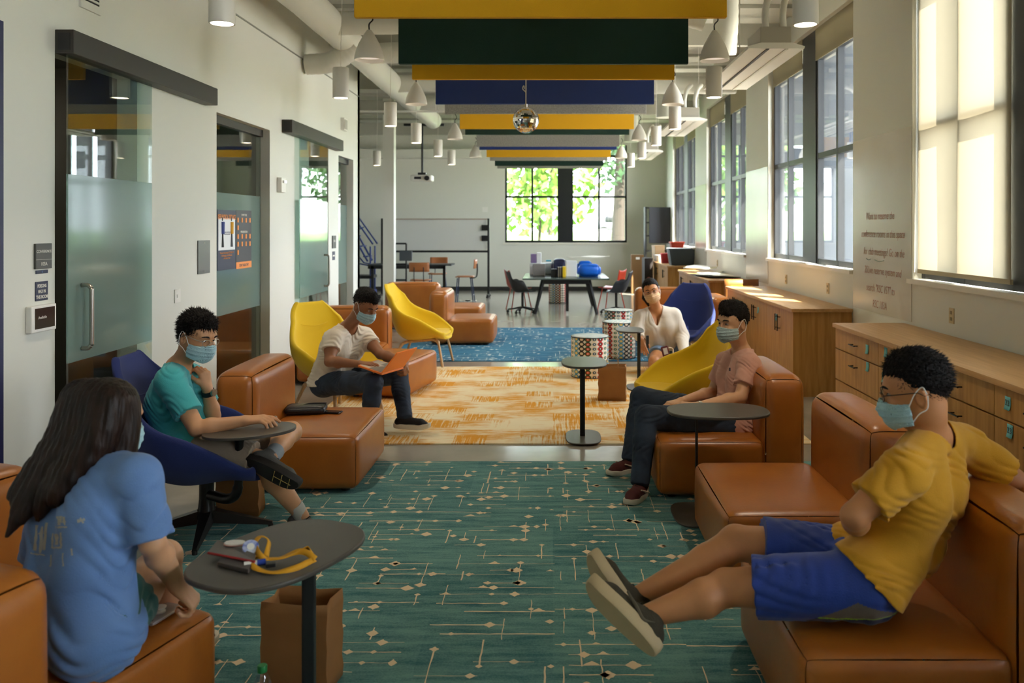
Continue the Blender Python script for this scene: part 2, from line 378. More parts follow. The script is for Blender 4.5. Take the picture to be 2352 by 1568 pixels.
r, (a, b, c, d) = wallplate('capacity_sign', 'navy sign reading PERSONS MAX IN THIS ROOM', 'sign', 80, 109, 646, 690, M_nv, .004)
for i, s in enumerate(('PERSONS', 'MAX IN', 'THIS ROOM')): ltext(r, s, (a+b)/2, d-.034-i*.031, .0205, M_ltr, .0004, t=.0045, sy=1.3)
ya, yb = YL(58), YL(116); za, zb = ZL(87, 761), ZL(87, 700)
t = thing('room_scheduler', 'wall tablet with a white frame and dark screen left of the nearest glass door', 'tablet', (XL+.02, (ya+yb)/2, za))
MB().box(XL, XL+.035, ya, yb, za, zb).build('case', M_white, t, 0, off=t.location, bevel=.006)
MB().box(XL+.035, XL+.037, ya+.03, yb-.02, za+.02, zb-.015).build('screen', mat('screen_dark', '#15111d', .15, c2='#2c2a1c', vscale=14), t, 0, off=t.location)
o = ltext(t, 'Available', (ya+yb)/2-.02, (za+zb)/2, .022, M_ltr, t=.0375); o.name = 'screen_text'
r, (a, b, c, d) = wallplate('steel_plate', 'blank grey steel plate with two screws left of the poster glass', 'wall plate', 453, 480, 552, 628, mat('plate_grey', '#6f6f6b', .35, metal=.6), .01)
for z in (c+.02, d-.02): MB().cyl((XL+.01, (a+b)/2, z), (XL+.013, (a+b)/2, z), .006).build('screw', M_steel, r, off=r.location)
r, q = wallplate('light_switch', 'white light switch on the wall below the blank steel plate', 'switch', 400, 413, 664, 695, M_white, .008)
MB().box(XL+.008, XL+.013, q[0]+.03, q[1]-.03, q[2]+.04, q[3]-.04).build('rocker', M_white, r, 0, off=r.location)
r, q = wallplate('wall_strobe', 'white fire strobe on the wall between the poster glass and the far glass door', 'alarm', 636, 646, 408, 442, M_white, .05)
MB().box(XL+.05, XL+.07, q[0]+.03, q[1]-.03, q[2]+.1, q[3]-.03).build('lens', mat('lens', '#f4f4f0', .1), r, 0, off=r.location)
r, q = wallplate('wall_speaker', 'small white box high on the left wall near its far corner', 'speaker', 782, 790, 272, 300, M_white, .05)
MB().box(XL+.05, XL+.054, q[0]+.02, q[1]-.02, q[2]+.02, q[3]-.02).build('grille', M_ceil, r, 0, off=r.location)
r, q = wallplate('room_sign', 'small dark room sign, the upper one beside the far glass door', 'sign', 762, 770, 541, 570, M_sgn, .012)
ltext(r, '103B', (q[0]+q[1])/2, (q[2]+q[3])/2, .04, M_ltr, t=.0125)
r, q = wallplate('capacity_sign', 'small dark notice, the lower one beside the far glass door', 'sign', 763, 769, 577, 597, M_nv, .004)
MB().box(XL+.004, XL+.005, q[0]+.02, q[1]-.02, (q[2]+q[3])/2-.01, (q[2]+q[3])/2+.01).build('text_bar', M_ltr, r, 0, off=r.location)
ya, yb = YL(181), YL(228); z0 = ZL(205, 26); t = thing('wall_vent', 'white louvred air vent high on the left wall above the nearest door', 'vent', (XL, (ya+yb)/2, z0))
MB().box(XL, XL+.015, ya, yb, z0, z0+.28).build('frame', M_wall, t, 0, off=t.location)
MB().box(XL+.015, XL+.017, ya+.04, yb-.03, z0+.05, z0+.25).build('backing', M_blk, t, 0, off=t.location)
for k in range(7): MB().obox((XL+.02, (ya+yb)/2, z0+.065+k*.028), (.012, yb-ya-.08, .013)).build('slat', M_wall, t, 0, off=t.location)

# posters on the inside of the recessed glass
XG = XL-.09
def YG(x): return -XG*FPX/(CX-x)
def poster(x0, x1, y0, y1, label, m):
    ya, yb = YG(x0), YG(x1); za, zb = CH-(y1-HY)/FPX*ya, CH-(y0-HY)/FPX*ya
    r = thing('poster', label, 'poster', (XG, (ya+yb)/2, za), group=None)
    MB().box(XG, XG+.0015, ya, yb, za, zb).build('sheet', m, r, 0, off=r.location); return r, ya, yb, za, zb
r, a, b, c, d = poster(499, 541, 481, 622, 'navy distancing poster with a white panel of two standing figures', M_nv)
hh = d-c; off = r.location
MB().box(XG+.002, XG+.003, a+.02, b-.02, c+hh*.33, d-hh*.14).build('white_panel', mat('poster_white', '#e4e8ea', .5), r, 0, off=off)
M_or = mat('poster_orange', '#f0913a', .5)
ltext(r, 'KEEP PHYSICAL DISTANCE', (a+b)/2, d-.085, .036, M_or, .0006, x=XG, t=.003, sy=1.7)
ltext(r, 'Maintain social distance\nof 6 feet from others', (a+b)/2, c+hh*.62, .018, mat('poster_ink', '#56607c', .5), x=XG, t=.0035)
ltext(r, 'Protect the spread of COVID-19\nby keeping a safe distance\nof at least 6 feet', (a+b)/2, c+hh*.27, .024, M_or, x=XG, t=.003)
for q, cc in ((a+.11, '#3a4a8c'), (b-.11, '#e8ac2c')):
    z0 = c+hh*.38; g = MB()
    g.tube([(XG+.003, q-.012, z0), (XG+.003, q, z0+.13)], .009, 6).tube([(XG+.003, q+.014, z0), (XG+.003, q, z0+.13)], .009, 6).sphere((XG+.003, q, z0+.255), (.004, .014, .018), 8, mi=0)
    g.tube([(XG+.003, q, z0+.12), (XG+.003, q, z0+.23)], [.02, .022], 8, mi=1)
    g.build('figure_picture', [M_blk, mat('fig'+cc, cc, .6)], r, 60, off=off)
r, a, b, c, d = poster(542, 577, 482, 618, 'charcoal poster with rows of orange icons and an orange footer', mat('poster_char', '#38363a', .5))
hh = d-c; off = r.location; n = 0
for zz, cnt in ((.83, 4), (.70, 1), (.55, 4), (.42, 4), (.28, 1)):
    for k in range(cnt):
        q = a+.045+k*(b-a-.09)/3
        MB().obox((XG+.003, q, c+hh*zz), (.003, .035, .045)).build('icon', M_or, r, 0, off=off)
MB().box(XG+.002, XG+.003, a, b, c, c+hh*.115).build('footer', M_or, r, 0, off=off)
ltext(r, 'SYMPTOMS', (a+b)/2, c+hh*.90, .03, M_ltr, .0006, x=XG, t=.003); ltext(r, 'PREVENTION', (a+b)/2, c+hh*.61, .03, M_ltr, .0006, x=XG, t=.003)
ltext(r, 'STAY HEALTHY', (a+b)/2, c+hh*.035, .035, M_nv, .0006, x=XG, t=.0035)

# marker writing on the near pier
M_pink = mat('marker_red', '#a9705f', .6)
t = thing('marker_writing', 'faint red handwriting on the whiteboard pier beside the shaded window', 'handwriting', (XR-.01, 8.0, 1.2))
lines = [('Want to reserve the', 8.03, 1.80, 10.2), ('conference rooms in this space', 7.98, 1.63, 11), ('for club meetings? Go on the', 7.95, 1.46, 11), ('25Live reserve system and', 7.97, 1.28, 10), ('search "RSC 1ST" to', 8.02, 1.11, 10), ('RSC 103A', 8.03, .96, 10)]
for s, yc, z, w in lines:
    me = text_mesh(s, .1, 'CENTER', -.0012); M = frameM((XR-.0075, yc, z+.02), (0, -1, 0), (0, 0, 1)) @ Matrix(((1, .18, 0, 0), (0.0, 1, 0, 0), (0, 0, 1, 0), (0, 0, 0, 1))) @ Matrix.Diagonal((.83, 1.05, 1, 1))
    me.transform(Matrix.Translation(-t.location) @ M); me.materials.clear(); me.materials.append(M_pink); link('written_line', me, t, 0)
for (y0, y1, z) in ((8.36, 8.25, 1.44), (8.15, 7.92, 1.435)):
    MB().tube(smooth_path([(XR-.008, y0, z), (XR-.008, (y0+y1)/2, z-.012), (XR-.008, y1, z)], 6), .003, 5).build('underline', mat('marker_teal', '#7d9e90', .6), t, off=t.location)
# outlets on the right wall
M_ivory = mat('ivory_plastic', '#cdb98a', .4)
for k, (x, y) in enumerate([(2187, 725), (1902, 662), (1806, 641), (1648, 604)]):
    Y = XR*FPX/(x-CX); Z = CH-(y-HY)/FPX*Y
    t = thing('wall_outlet', ['ivory outlet on the right wall under the shaded window', 'ivory outlet over the sunlit cabinet, the nearer of its two', 'ivory outlet over the sunlit cabinet, the farther of its two', 'ivory outlet on the right wall over the cabinet with papers'][k], 'outlet', (XR, Y, Z), group=None)
    MB().box(-.008, 0, -.04, .04, -.06, .06).build('cover', M_ivory, t, 0, bevel=.002)
    for z in (-.024, .024): MB().obox((-.009, 0, z), (.003, .034, .026)).build('socket', mat('ivory_dark', '#8f7f58', .5), t, 0)
# tiny detail on the far wall
for k, (x, y, w, h, lab) in enumerate([(1114, 481, .14, .14, 'white square thermostat left of the far window'), (962, 536, .08, .12, 'left ivory switch plate of the pair on the far wall'), (974, 536, .08, .12, 'right ivory switch plate of the pair on the far wall')]):
    p = P(x, y, YF-.01); t = thing('wall_switch', lab, 'switch', tuple(p)); MB().box(-w/2, w/2, -.01, .01, -h/2, h/2).build('plate', M_ivory if k else M_white, t, 0); MB().box(-.015, .015, -.016, -.01, -.03, .03).build('rocker', M_white, t, 0)

# ---- outside ---------------------------------------------------------------
struct('terrace_outside', MB().box(3.7, 60, -20, YF+.4, -.35, -.3), mat('pale_paving', '#c9c2b4', .9), smooth=0)
struct('ground_outside', MB().add([(-30, YF+.4, -.3), (60, YF+.4, -.3), (60, 62, 1.15), (-30, 62, 1.15), (-30, 110, 1.3), (60, 110, 1.3)], [(0, 1, 2, 3), (3, 2, 5, 4)]), mat('lawn', '#4f6f24', .9, c2='#5f8030', vscale=.3), smooth=0)
def leaf_crown(mb, c, R, n, s=.22):
    rng = np.random.default_rng(int(abs(c[0])*100)+3)
    for i in range(n):
        d = rng.normal(size=3); d /= np.linalg.norm(d); p = np.array(c)+d*np.array(R)*(rng.random()**.4)
        u = rng.normal(size=3); u /= np.linalg.norm(u); v = np.cross(u, rng.normal(size=3)); v /= np.linalg.norm(v)
        mb.add([p-u*s, p-v*s*.5, p+u*s, p+v*s*.5], [(0, 1, 2, 3)])
M_leaf = mat('leaf_bright', '#5c7a2a', .7); M_leafd = mat('leaf_dark', '#24401c', .7); M_bark = mat('bark', '#2c231c', .9)
for k, (x, y, zc, R, ml, tr, lab) in enumerate([
        (-.6, 33, 3.4, (2.6, 2, 2.4), M_leaf, .07, 'young bright green tree outside, left half of the far window'),
        (3.4, 44, 5.6, (3.0, 3, 3.0), M_leafd, .45, 'large dark tree with a thick trunk outside the right far pane'),
        (8.6, 56, 5.0, (2.6, 2.6, 3.0), M_leafd, .3, 'second dark tree outside, right of the thick trunk'),
        (-.2, 62, 6.5, (3.0, 3, 2.6), M_leaf, .18, 'pale green tree outside behind the dark window mullion'),
        (-5.4, 52, 5.5, (3.0, 3, 3.2), M_leaf, .2, 'pale tree outside the left edge of the far window')]):
    t = thing('tree', lab, 'tree', (x, y, -.3+(y-23.8)*.038)); g = MB(); leaf_crown(g, (0, 0, zc+.3), R, 900, .26); g.build('foliage', ml, t, 0)
    MB().tube([(0, 0, 0), (.1, 0, zc*.5), (.05, 0, zc)], [tr, tr*.8, tr*.4], 10).build('trunk', M_bark, t)
t = thing('parked_car', 'dark parked car outside the far window', 'car', (5.2, 66, 1.15))
rbox(MB(), -2.1, 2.1, -.8, .8, .35, .95, .2).build('body', mat('car_grey', '#6a7076', .3), t); rbox(MB(), -1.2, 1.1, -.7, .7, .9, 1.5, .22).build('cabin', M_blk, t)
for sx in (-1.3, 1.3): MB().cyl((sx, -.85, .33), (sx, -.6, .33), .33).build('wheel', M_rub, t)
t = thing('utility_box', 'white box on the grass outside the far window', 'utility box', (1.9, 36, .1)); MB().box(-.35, .35, -.3, .3, 0, 1.5).build('box', M_white, t, 0, bevel=.02); MB().box(-.37, .37, -.32, .32, 1.5, 1.56).build('lid', M_white, t, 0)
struct('wall_neighbour', MB().box(-25, 40, 90, 91, -.3, 6.5), mat('pale_facade', '#b9bcbd', .8), smooth=0)

# ---- world, sun, camera ----------------------------------------------------
sc = bpy.context.scene
w = bpy.data.worlds.new('sky'); sc.world = w; w.use_nodes = True; bg = w.node_tree.nodes['Background']
bg.inputs[0].default_value = (.86, .93, 1.0, 1); bg.inputs[1].default_value = 12
su = bpy.data.lights.new('sun', 'SUN'); su.energy = 30; su.angle = math.radians(.6); su.color = (1, .91, .78)
so = bpy.data.objects.new('sun', su); C.objects.link(so); so.rotation_euler = Vector((-.48, .50, -.72)).to_track_quat('-Z', 'Y').to_euler()
def portal(loc, sx, sy, d):
    l = bpy.data.lights.new('window_portal', 'AREA'); l.shape = 'RECTANGLE'; l.size = sx; l.size_y = sy; l.cycles.is_portal = True
    o = bpy.data.objects.new('window_portal', l); C.objects.link(o); o.location = loc; o.rotation_euler = Vector(d).to_track_quat('-Z', 'Z').to_euler()
for a, b in BAYS: portal((3.3, (a+b)/2, 2.72), b-a, 2.9, (-1, 0, 0))
portal(((WX0+WX1)/2, YF+.25, 2.66), 3.5, 2.9, (0, -1, 0))
cd = bpy.data.cameras.new('camera'); cam = bpy.data.objects.new('camera', cd); C.objects.link(cam); sc.camera = cam
cam.location = (0, 0, CH); cam.rotation_euler = (math.pi/2, 0, 0)
cd.sensor_width = 36; cd.lens = FPX*36/2352; cd.shift_x = -(CX-1176)/2352; cd.shift_y = -(784-HY)/2352
cd.clip_start = .05; cd.clip_end = 300
cd.dof.use_dof = True; cd.dof.focus_distance = 5.0; cd.dof.aperture_fstop = 2.8
sc.view_settings.view_transform = 'Standard'; sc.view_settings.look = 'None'; sc.view_settings.gamma = 1; sc.view_settings.use_curve_mapping = False
sc.view_settings.exposure = 0.78
sc.cycles.max_bounces = 8; sc.cycles.diffuse_bounces = 5; sc.cycles.transparent_max_bounces = 16; sc.cycles.sample_clamp_indirect = 8
sc.cycles.use_denoising = True; sc.cycles.caustics_reflective = False; sc.cycles.caustics_refractive = False
# ============================ CEILING THINGS ===============================
M_baf = {'yellow': mat('felt_yellow', '#dba313', .95, bump=.3, bscale=150), 'green': mat('felt_green', '#17352c', .95, bump=.3, bscale=150),
         'blue': mat('felt_blue', '#263a78', .95, bump=.3, bscale=150), 'grey': mat('felt_grey', '#a3a198', .95, c2='#8d8b84', vscale=60)}
BZ0 = 3.122
for i, (d, w, c, lab) in enumerate([
        (5.56, 2.44, 'yellow', 'long yellow felt ceiling baffle nearest the camera, cut by the top edge'),
        (7.15, 2.44, 'green', 'large dark green felt ceiling baffle, the second from the front'),
        (7.90, 2.44, 'yellow', 'yellow felt ceiling baffle the mirror ball hangs from'),
        (9.49, 2.44, 'blue', 'navy felt ceiling baffle behind the mirror ball string'),
        (10.3, 2.44, 'grey', 'grey felt ceiling baffle just behind the nearer navy one'),
        (11.9, 2.44, 'yellow', 'yellow felt ceiling baffle directly behind the mirror ball'),
        (12.64, 2.44, 'green', 'dark green felt ceiling baffle below the middle yellow one'),
        (14.5, 2.44, 'grey', 'grey felt ceiling baffle between the middle green and the far navy one'),
        (15.1, 2.44, 'blue', 'thin looking navy felt ceiling baffle at the far end'),
        (16.7, 2.44, 'yellow', 'farthest yellow felt ceiling baffle'),
        (17.6, 2.44, 'grey', 'grey felt ceiling baffle behind the farthest yellow one'),
        (19.1, 2.44, 'green', 'farthest dark green felt ceiling baffle over the far window'),
        (19.9, 2.44, 'grey', 'last grey felt ceiling baffle, lowest over the far window')]):
    xc = -.04*w if d < 9 else (-.045*w)
    xc = {0: -.081, 1: -.08, 2: -.09, 3: -.09, 4: -.09}.get(i, -.085)
    t = thing('ceiling_baffle', lab, 'ceiling baffle', (xc, d, BZ0), group=None)
    MB().box(-w/2, w/2, 0, .05, 0, .395).build('felt_panel', M_baf[c], t, 0, bevel=.004)
    for x in (-w*.4, w*.4): MB().cyl((x, .025, .395), (x, .025, .62), .003, n=6).build('hanger_wire', M_white, t)
for x, lab in ((-1.1, 'left white steel channel carrying the felt baffles'), (.93, 'right white steel channel carrying the felt baffles')):
    t = thing('support_channel', lab, 'channel', (x, 13, BZ0+.62))
    MB().box(-.03, .03, -8, 8, 0, .045).build('channel', M_white, t, 0)
    for y in range(-7, 8, 2): MB().cyl((0, y, .045), (0, y, ZC-BZ0-.63), .006, n=6).build('drop_rod', M_white, t)
# cylinder pendants
M_glow = mat('lamp_glow', '#fff5e0', emit='#fff0d8', estr=9)
M_lamp = mat('lamp_white', '#dedad0', .45)
def cyl_lamp(loc, lab):
    t = thing('cylinder_pendant', lab, 'pendant lamp', loc, group='white cylinder pendants')
    MB().lathe([(.062, 0), (.070, 0), (.0715, .004), (.0715, .262), (.068, .266), (.0, .266)], n=32, caps=False).build('lamp_shade', M_lamp, t, 50)
    MB().lathe([(.0005, .006), (.063, .006), (.063, .008), (.0005, .008)], n=28).build('diffuser', M_glow, t)
    MB().tube(smooth_path([(0, 0, .266), (0, 0, .5), (.01, 0, .9), (0, 0, ZC-loc[2])], 3), .003, 6).build('cord', M_lamp, t)
    return t
lp = None
def yy(px, X): return FPX*X/(px-CX)
cl = [((-1.85, yy(510, -1.85)), 'cut off white cylinder pendant near the top left'), ((-1.87, yy(783, -1.87)), 'white cylinder pendant in front of the left wall, second of its row'),
      ((-1.83, yy(897, -1.83)), 'white cylinder pendant in line with the white column'), ((-1.85, yy(956, -1.85)), 'white cylinder pendant just left of the projector pole'),
      ((-1.85, yy(1006, -1.85)), 'white cylinder pendant right of the projector pole'), ((-1.85, yy(1037, -1.85)), 'farthest white cylinder pendant of the left row'),
      ((-3.25, 15.7), 'small white cylinder pendant left of the white column'),
      ((1.42, yy(1850, 1.42)), 'cut off white cylinder pendant near the top right'), ((1.415, yy(1640, 1.415)), 'white cylinder pendant below the nearer right bell lamp'),
      ((1.42, yy(1550, 1.42)), 'white cylinder pendant below the second right bell lamp'), ((1.44, yy(1507, 1.44)), 'third white cylinder pendant from the far end on the right'),
      ((1.47, yy(1474, 1.47)), 'second white cylinder pendant from the far end on the right'), ((1.48, yy(1449, 1.48)), 'farthest white cylinder pendant of the right row')]
for i, ((x, y), lab) in enumerate(cl):
    loc = (x, y, 2.885)
    lp = cyl_lamp(loc, lab) if i == 0 else dup(lp, loc, 0, lab)
    l = bpy.data.lights.new('pendant_light', 'SPOT'); l.energy = 34; l.spot_size = 1.7; l.spot_blend = .8; l.color = (1, .86, .68); l.shadow_soft_size = .06
    o = bpy.data.objects.new('pendant_light', l); C.objects.link(o); o.location = (x, y, 2.87)
bl = None
for i, (x, px, lab) in enumerate([(-1.6, 848, 'white bell pendant nearest the camera on the left'), (-1.62, 956, 'second white bell pendant on the left'), (-1.62, 1045, 'third white bell pendant on the left'), (-1.62, 1092, 'farthest white bell pendant on the left'),
                                  (1.41, 1641, 'white bell pendant nearest the camera on the right'), (1.42, 1545, 'second white bell pendant on the right'), (1.44, 1468, 'third white bell pendant on the right'), (1.44, 1427, 'farthest white bell pendant on the right')]):
    yb_ = yy(px, x)*.95; loc = (x*.95, yb_, CH+1.45*.95)
    if bl is None:
        bl = thing('bell_pendant', lab, 'pendant lamp', loc, group='white bell pendants')
        pr = [(.122, 0), (.123, .004), (.120, .03), (.108, .08), (.088, .13), (.062, .18), (.035, .225), (.018, .25), (.0, .255)]
        MB().lathe([(r*.96, z) for r, z in pr[::-1]]+pr, n=36, caps=False).build('lamp_shade', M_lamp, bl, 60)
        MB().lathe([(.0005, .03), (.112, .03), (.112, .034), (.0005, .034)], n=30).build('diffuser', mat('bell_diffuser', '#e8e2d8', .5, emit='#ffeedd', estr=.35), bl)
        MB().tube(smooth_path([(0, 0, .25), (.0, 0, .30), (.03, 0, .34), (.0, .0, .40)], 5), .006, 6).build('hook', M_blk, bl)
        MB().cyl((0, 0, .40), (0, 0, ZC-3.2), .004, n=6).build('cord', M_lamp, bl)
    else: dup(bl, loc, 0, lab)
# mirror ball
bc = P(1208, 276, 7.93); t = thing('mirror_ball', 'silver mirror ball hanging from a yellow baffle on a white string', 'disco ball', tuple(bc))
g = MB(); R = .122; nb = 22
for i in range(nb):
    a0, a1 = math.pi*i/nb, math.pi*(i+1)/nb; k = max(6, int(2*nb*math.sin((a0+a1)/2)))
    for j in range(k):
        q0, q1 = 2*math.pi*j/k, 2*math.pi*(j+.94)/k; a1b = a0+(a1-a0)*.94
        f = lambda a, q: (R*math.sin(a)*math.cos(q), R*math.sin(a)*math.sin(q), R*math.cos(a))
        g.add([f(a0, q0), f(a1b, q0), f(a1b, q1), f(a0, q1)], [(0, 1, 2, 3)])
g.build('mirror_facets', mat('mirror', '#f4f2ee', .03, metal=1), t, 0)
MB().sphere((0, 0, 0), R*.985, 16).build('core', mat('ball_core', '#5a5650', .3), t)
MB().cyl((0, 0, R), (0, 0, R+.03), .012).build('cap', M_steel, t)
zt = BZ0-bc[2]
MB().tube([(0, 0, R+.02), (0, 0, zt)], .006, 6).tube(smooth_path([(0, 0, R+.14), (-.03, 0, R+.17), (-.02, 0, R+.20), (-.012, 0, R+.17)], 4), .005, 6).build('string', mat('string', '#d8cfba', .8), t)
# ducts
def ribbed(path, r, n=20):
    pts = smooth_path(path, 10); return pts, [r*(1+.02*math.sin(i*2.1)) for i in range(len(pts))]
t = thing('air_duct', 'large white insulated duct running along the upper left', 'duct', (-2.45, 10, 3.93))
g = MB(); pts, rr = ribbed([(-2.42, 5, 3.95), (-2.42, 9, 3.95), (-2.45, 12, 3.93), (-2.42, 15, 3.9), (-2.42, 17.2, 3.9)], .165); g.tube(pts, rr, 22); g.build('main_run', M_duct, t, 60, off=t.location)
for y, z in ((9.2, 3.95), (10.8, 3.95), (12.9, 3.92), (14.8, 3.9)):
    g = MB(); p, r_ = ribbed([(-2.42, y, z), (-1.4, y, z+.02), (.2, y, z+.02)], .13); g.tube(p, r_, 18); g.build('branch', M_duct, t, 60, off=t.location)
g = MB(); p, r_ = ribbed([(-2.3, 9.9, 3.86), (-2.45, 9.9, 3.74), (-2.62, 9.9, 3.66), (-2.87, 9.9, 3.64)], .12); g.tube(p, r_, 18); g.build('wall_elbow', M_duct, t, 60, off=t.location)
t = thing('air_duct', 'white insulated ducts and elbows in the upper right corner', 'duct', (2.1, 10, 3.9))
for pth, r in (([(1.95, 9.6, 4.44), (1.95, 9.6, 4.05), (1.95, 9.7, 3.72)], .14), ([(1.5, 9.8, 4.42), (1.5, 9.8, 4.2), (1.75, 9.8, 4.1)], .10), ([(1.2, 13.5, 4.0), (2.2, 13.5, 4.0), (2.9, 13.5, 4.0)], .14), ([(1.9, 14.4, 4.44), (1.9, 14.4, 3.6)], .15), ([(1.7, 18.5, 4.44), (1.7, 18.5, 3.6)], .15)):
    g = MB(); p, r_ = ribbed(pth, r); g.tube(p, r_, 18); g.build('duct_run', M_duct, t, 60, off=t.location)
for k, (px0, y0, y1, z) in enumerate([(1.66, 7.15, 9.3, 3.25), (1.72, 12.0, 14.1, 3.25), (1.75, 17.0, 19.1, 3.25)]):
    t = thing('chilled_beam', ['large white chilled beam panel hanging at the upper right', 'second white chilled beam panel behind the large one', 'farthest white chilled beam panel'][k], 'air unit', (px0+.22, (y0+y1)/2, z))
    hy = (y1-y0)/2
    MB().prism([(-.235, 0), (.235, 0), (.24, .02), (.13, .05), (-.13, .05), (-.24, .02)], -hy, hy, R=((1, 0, 0), (0, 0, 1), (0, 1, 0))).build('panel', M_white, t, 20)
    for x in (-.07, .09): MB().box(x-.012, x+.012, -hy+.01, hy-.01, -.006, .001).build('slot', M_blk if x < 0 else M_duct, t, 0)
    MB().box(-.13, .13, -hy+.02, -hy+.5, .05, .19).build('inlet_box', mat('galvanised', '#b0ab9f', .4, metal=.3), t, 0, bevel=.004)
    for x in (-.06, .09): MB().tube(smooth_path([(x, -hy+.12, .18), (x, -hy+.14, .32), (x+.06, -hy+.3, .48), (x+.15, -hy+.5, .58)], 6), .03, 12).build('hose', M_white, t)
    for x in (-.2, .2): MB().cyl((x, -hy+.5, .04), (x, -hy+.5, ZC-z), .004, n=6).build('hanger_rod', M_white, t)
for k, (y, z, w) in enumerate([(11.0, 4.1, .1), (14.2, 4.05, .14), (17.8, 4.1, .12), (20.8, 4.0, .14)]):
    struct('trim_%d' % (10+k), MB().box(-8.2, 3.0, y, y+w, z, z+.28), M_ceil, smooth=0)
t = thing('conduit', 'thin white conduit crossing the ceiling above the white column', 'pipe', (-3, 14.5, 3.72)); MB().cyl((-4, 0, 0), (4.5, 0, 0), .02).build('pipe', M_white, t)
for x in (-3.2, 1): MB().cyl((x, 0, 0), (x, 0, ZC-3.72), .008).build('hanger_rod', M_white, t)
# projector on its black pole
t = thing('projector', 'white projector hanging on a black pole by the far left wall', 'projector', tuple(P(970, 410, 17.5)))
rbox(MB(), -.22, .22, -.17, .17, -.06, .07, .03).build('body', M_white, t); MB().cyl((.12, -.17, 0), (.12, -.21, 0), .05).build('lens', M_blk, t)
MB().box(-.08, .08, -.08, .08, .07, .12).build('mount', M_blk, t, 0); MB().cyl((.0, 0, .1), (0, 0, 1.08), .022).build('pole', M_blk, t); MB().box(-.38, .45, -.03, .03, 1.08, 1.13).build('crossbar', M_blk, t, 0)
MB().box(-.14, .0, -.175, -.17, -.02, .03).build('rear_ports', M_blk, t, 0)
struct('column', MB().box(-3.57, -3.34, 17.85, 18.08, 0, ZC), M_wall, smooth=0)

# ============================ CARPETS ======================================
def carpet_field(name, c1, c2, accent=None):
    m = bpy.data.materials.new(name); m.use_nodes = True; N = m.node_tree.nodes; L = m.node_tree.links; b = N['Principled BSDF']; b.inputs['Roughness'].default_value = .95; b.inputs['Specular IOR Level'].default_value = .1
    tc = N.new('ShaderNodeTexCoord'); mp = N.new('ShaderNodeMapping'); mp.inputs['Scale'].default_value = (3.0, 19, 1); L.new(tc.outputs['Object'], mp.inputs[0])
    n1 = N.new('ShaderNodeTexNoise'); n1.inputs['Scale'].default_value = 1.0; n1.inputs['Detail'].default_value = 8; n1.inputs['Roughness'].default_value = .7; L.new(mp.outputs[0], n1.inputs[0])
    mp2 = N.new('ShaderNodeMapping'); mp2.inputs['Scale'].default_value = (1.83, 1.83, 1); L.new(tc.outputs['Object'], mp2.inputs[0])
    ch = N.new('ShaderNodeTexWhiteNoise'); fl = N.new('ShaderNodeVectorMath'); fl.operation = 'FLOOR'; L.new(mp2.outputs[0], fl.inputs[0]); L.new(fl.outputs[0], ch.inputs[0])
    mx = N.new('ShaderNodeMath'); mx.operation = 'MULTIPLY_ADD'; mx.inputs[1].default_value = .10; L.new(ch.outputs['Value'], mx.inputs[0]); L.new(n1.outputs['Fac'], mx.inputs[2])
    n3 = N.new('ShaderNodeTexNoise'); n3.inputs['Scale'].default_value = 130; n3.inputs['Detail'].default_value = 3; L.new(tc.outputs['Object'], n3.inputs[0])
    m3 = N.new('ShaderNodeMath'); m3.operation = 'MULTIPLY_ADD'; m3.inputs[1].default_value = .35; L.new(n3.outputs['Fac'], m3.inputs[0]); L.new(mx.outputs[0], m3.inputs[2])
    rp = N.new('ShaderNodeValToRGB'); e = rp.color_ramp.elements; e[0].position = .55; e[0].color = col(c2); e[1].position = .85; e[1].color = col(c1); L.new(m3.outputs[0], rp.inputs[0])
    L.new(rp.outputs[0], b.inputs['Base Color'])
    bp = N.new('ShaderNodeBump'); bp.inputs['Strength'].default_value = .5; bp.inputs['Distance'].default_value = .004; L.new(n3.outputs['Fac'], bp.inputs['Height']); L.new(bp.outputs[0], b.inputs['Normal'])
    return m
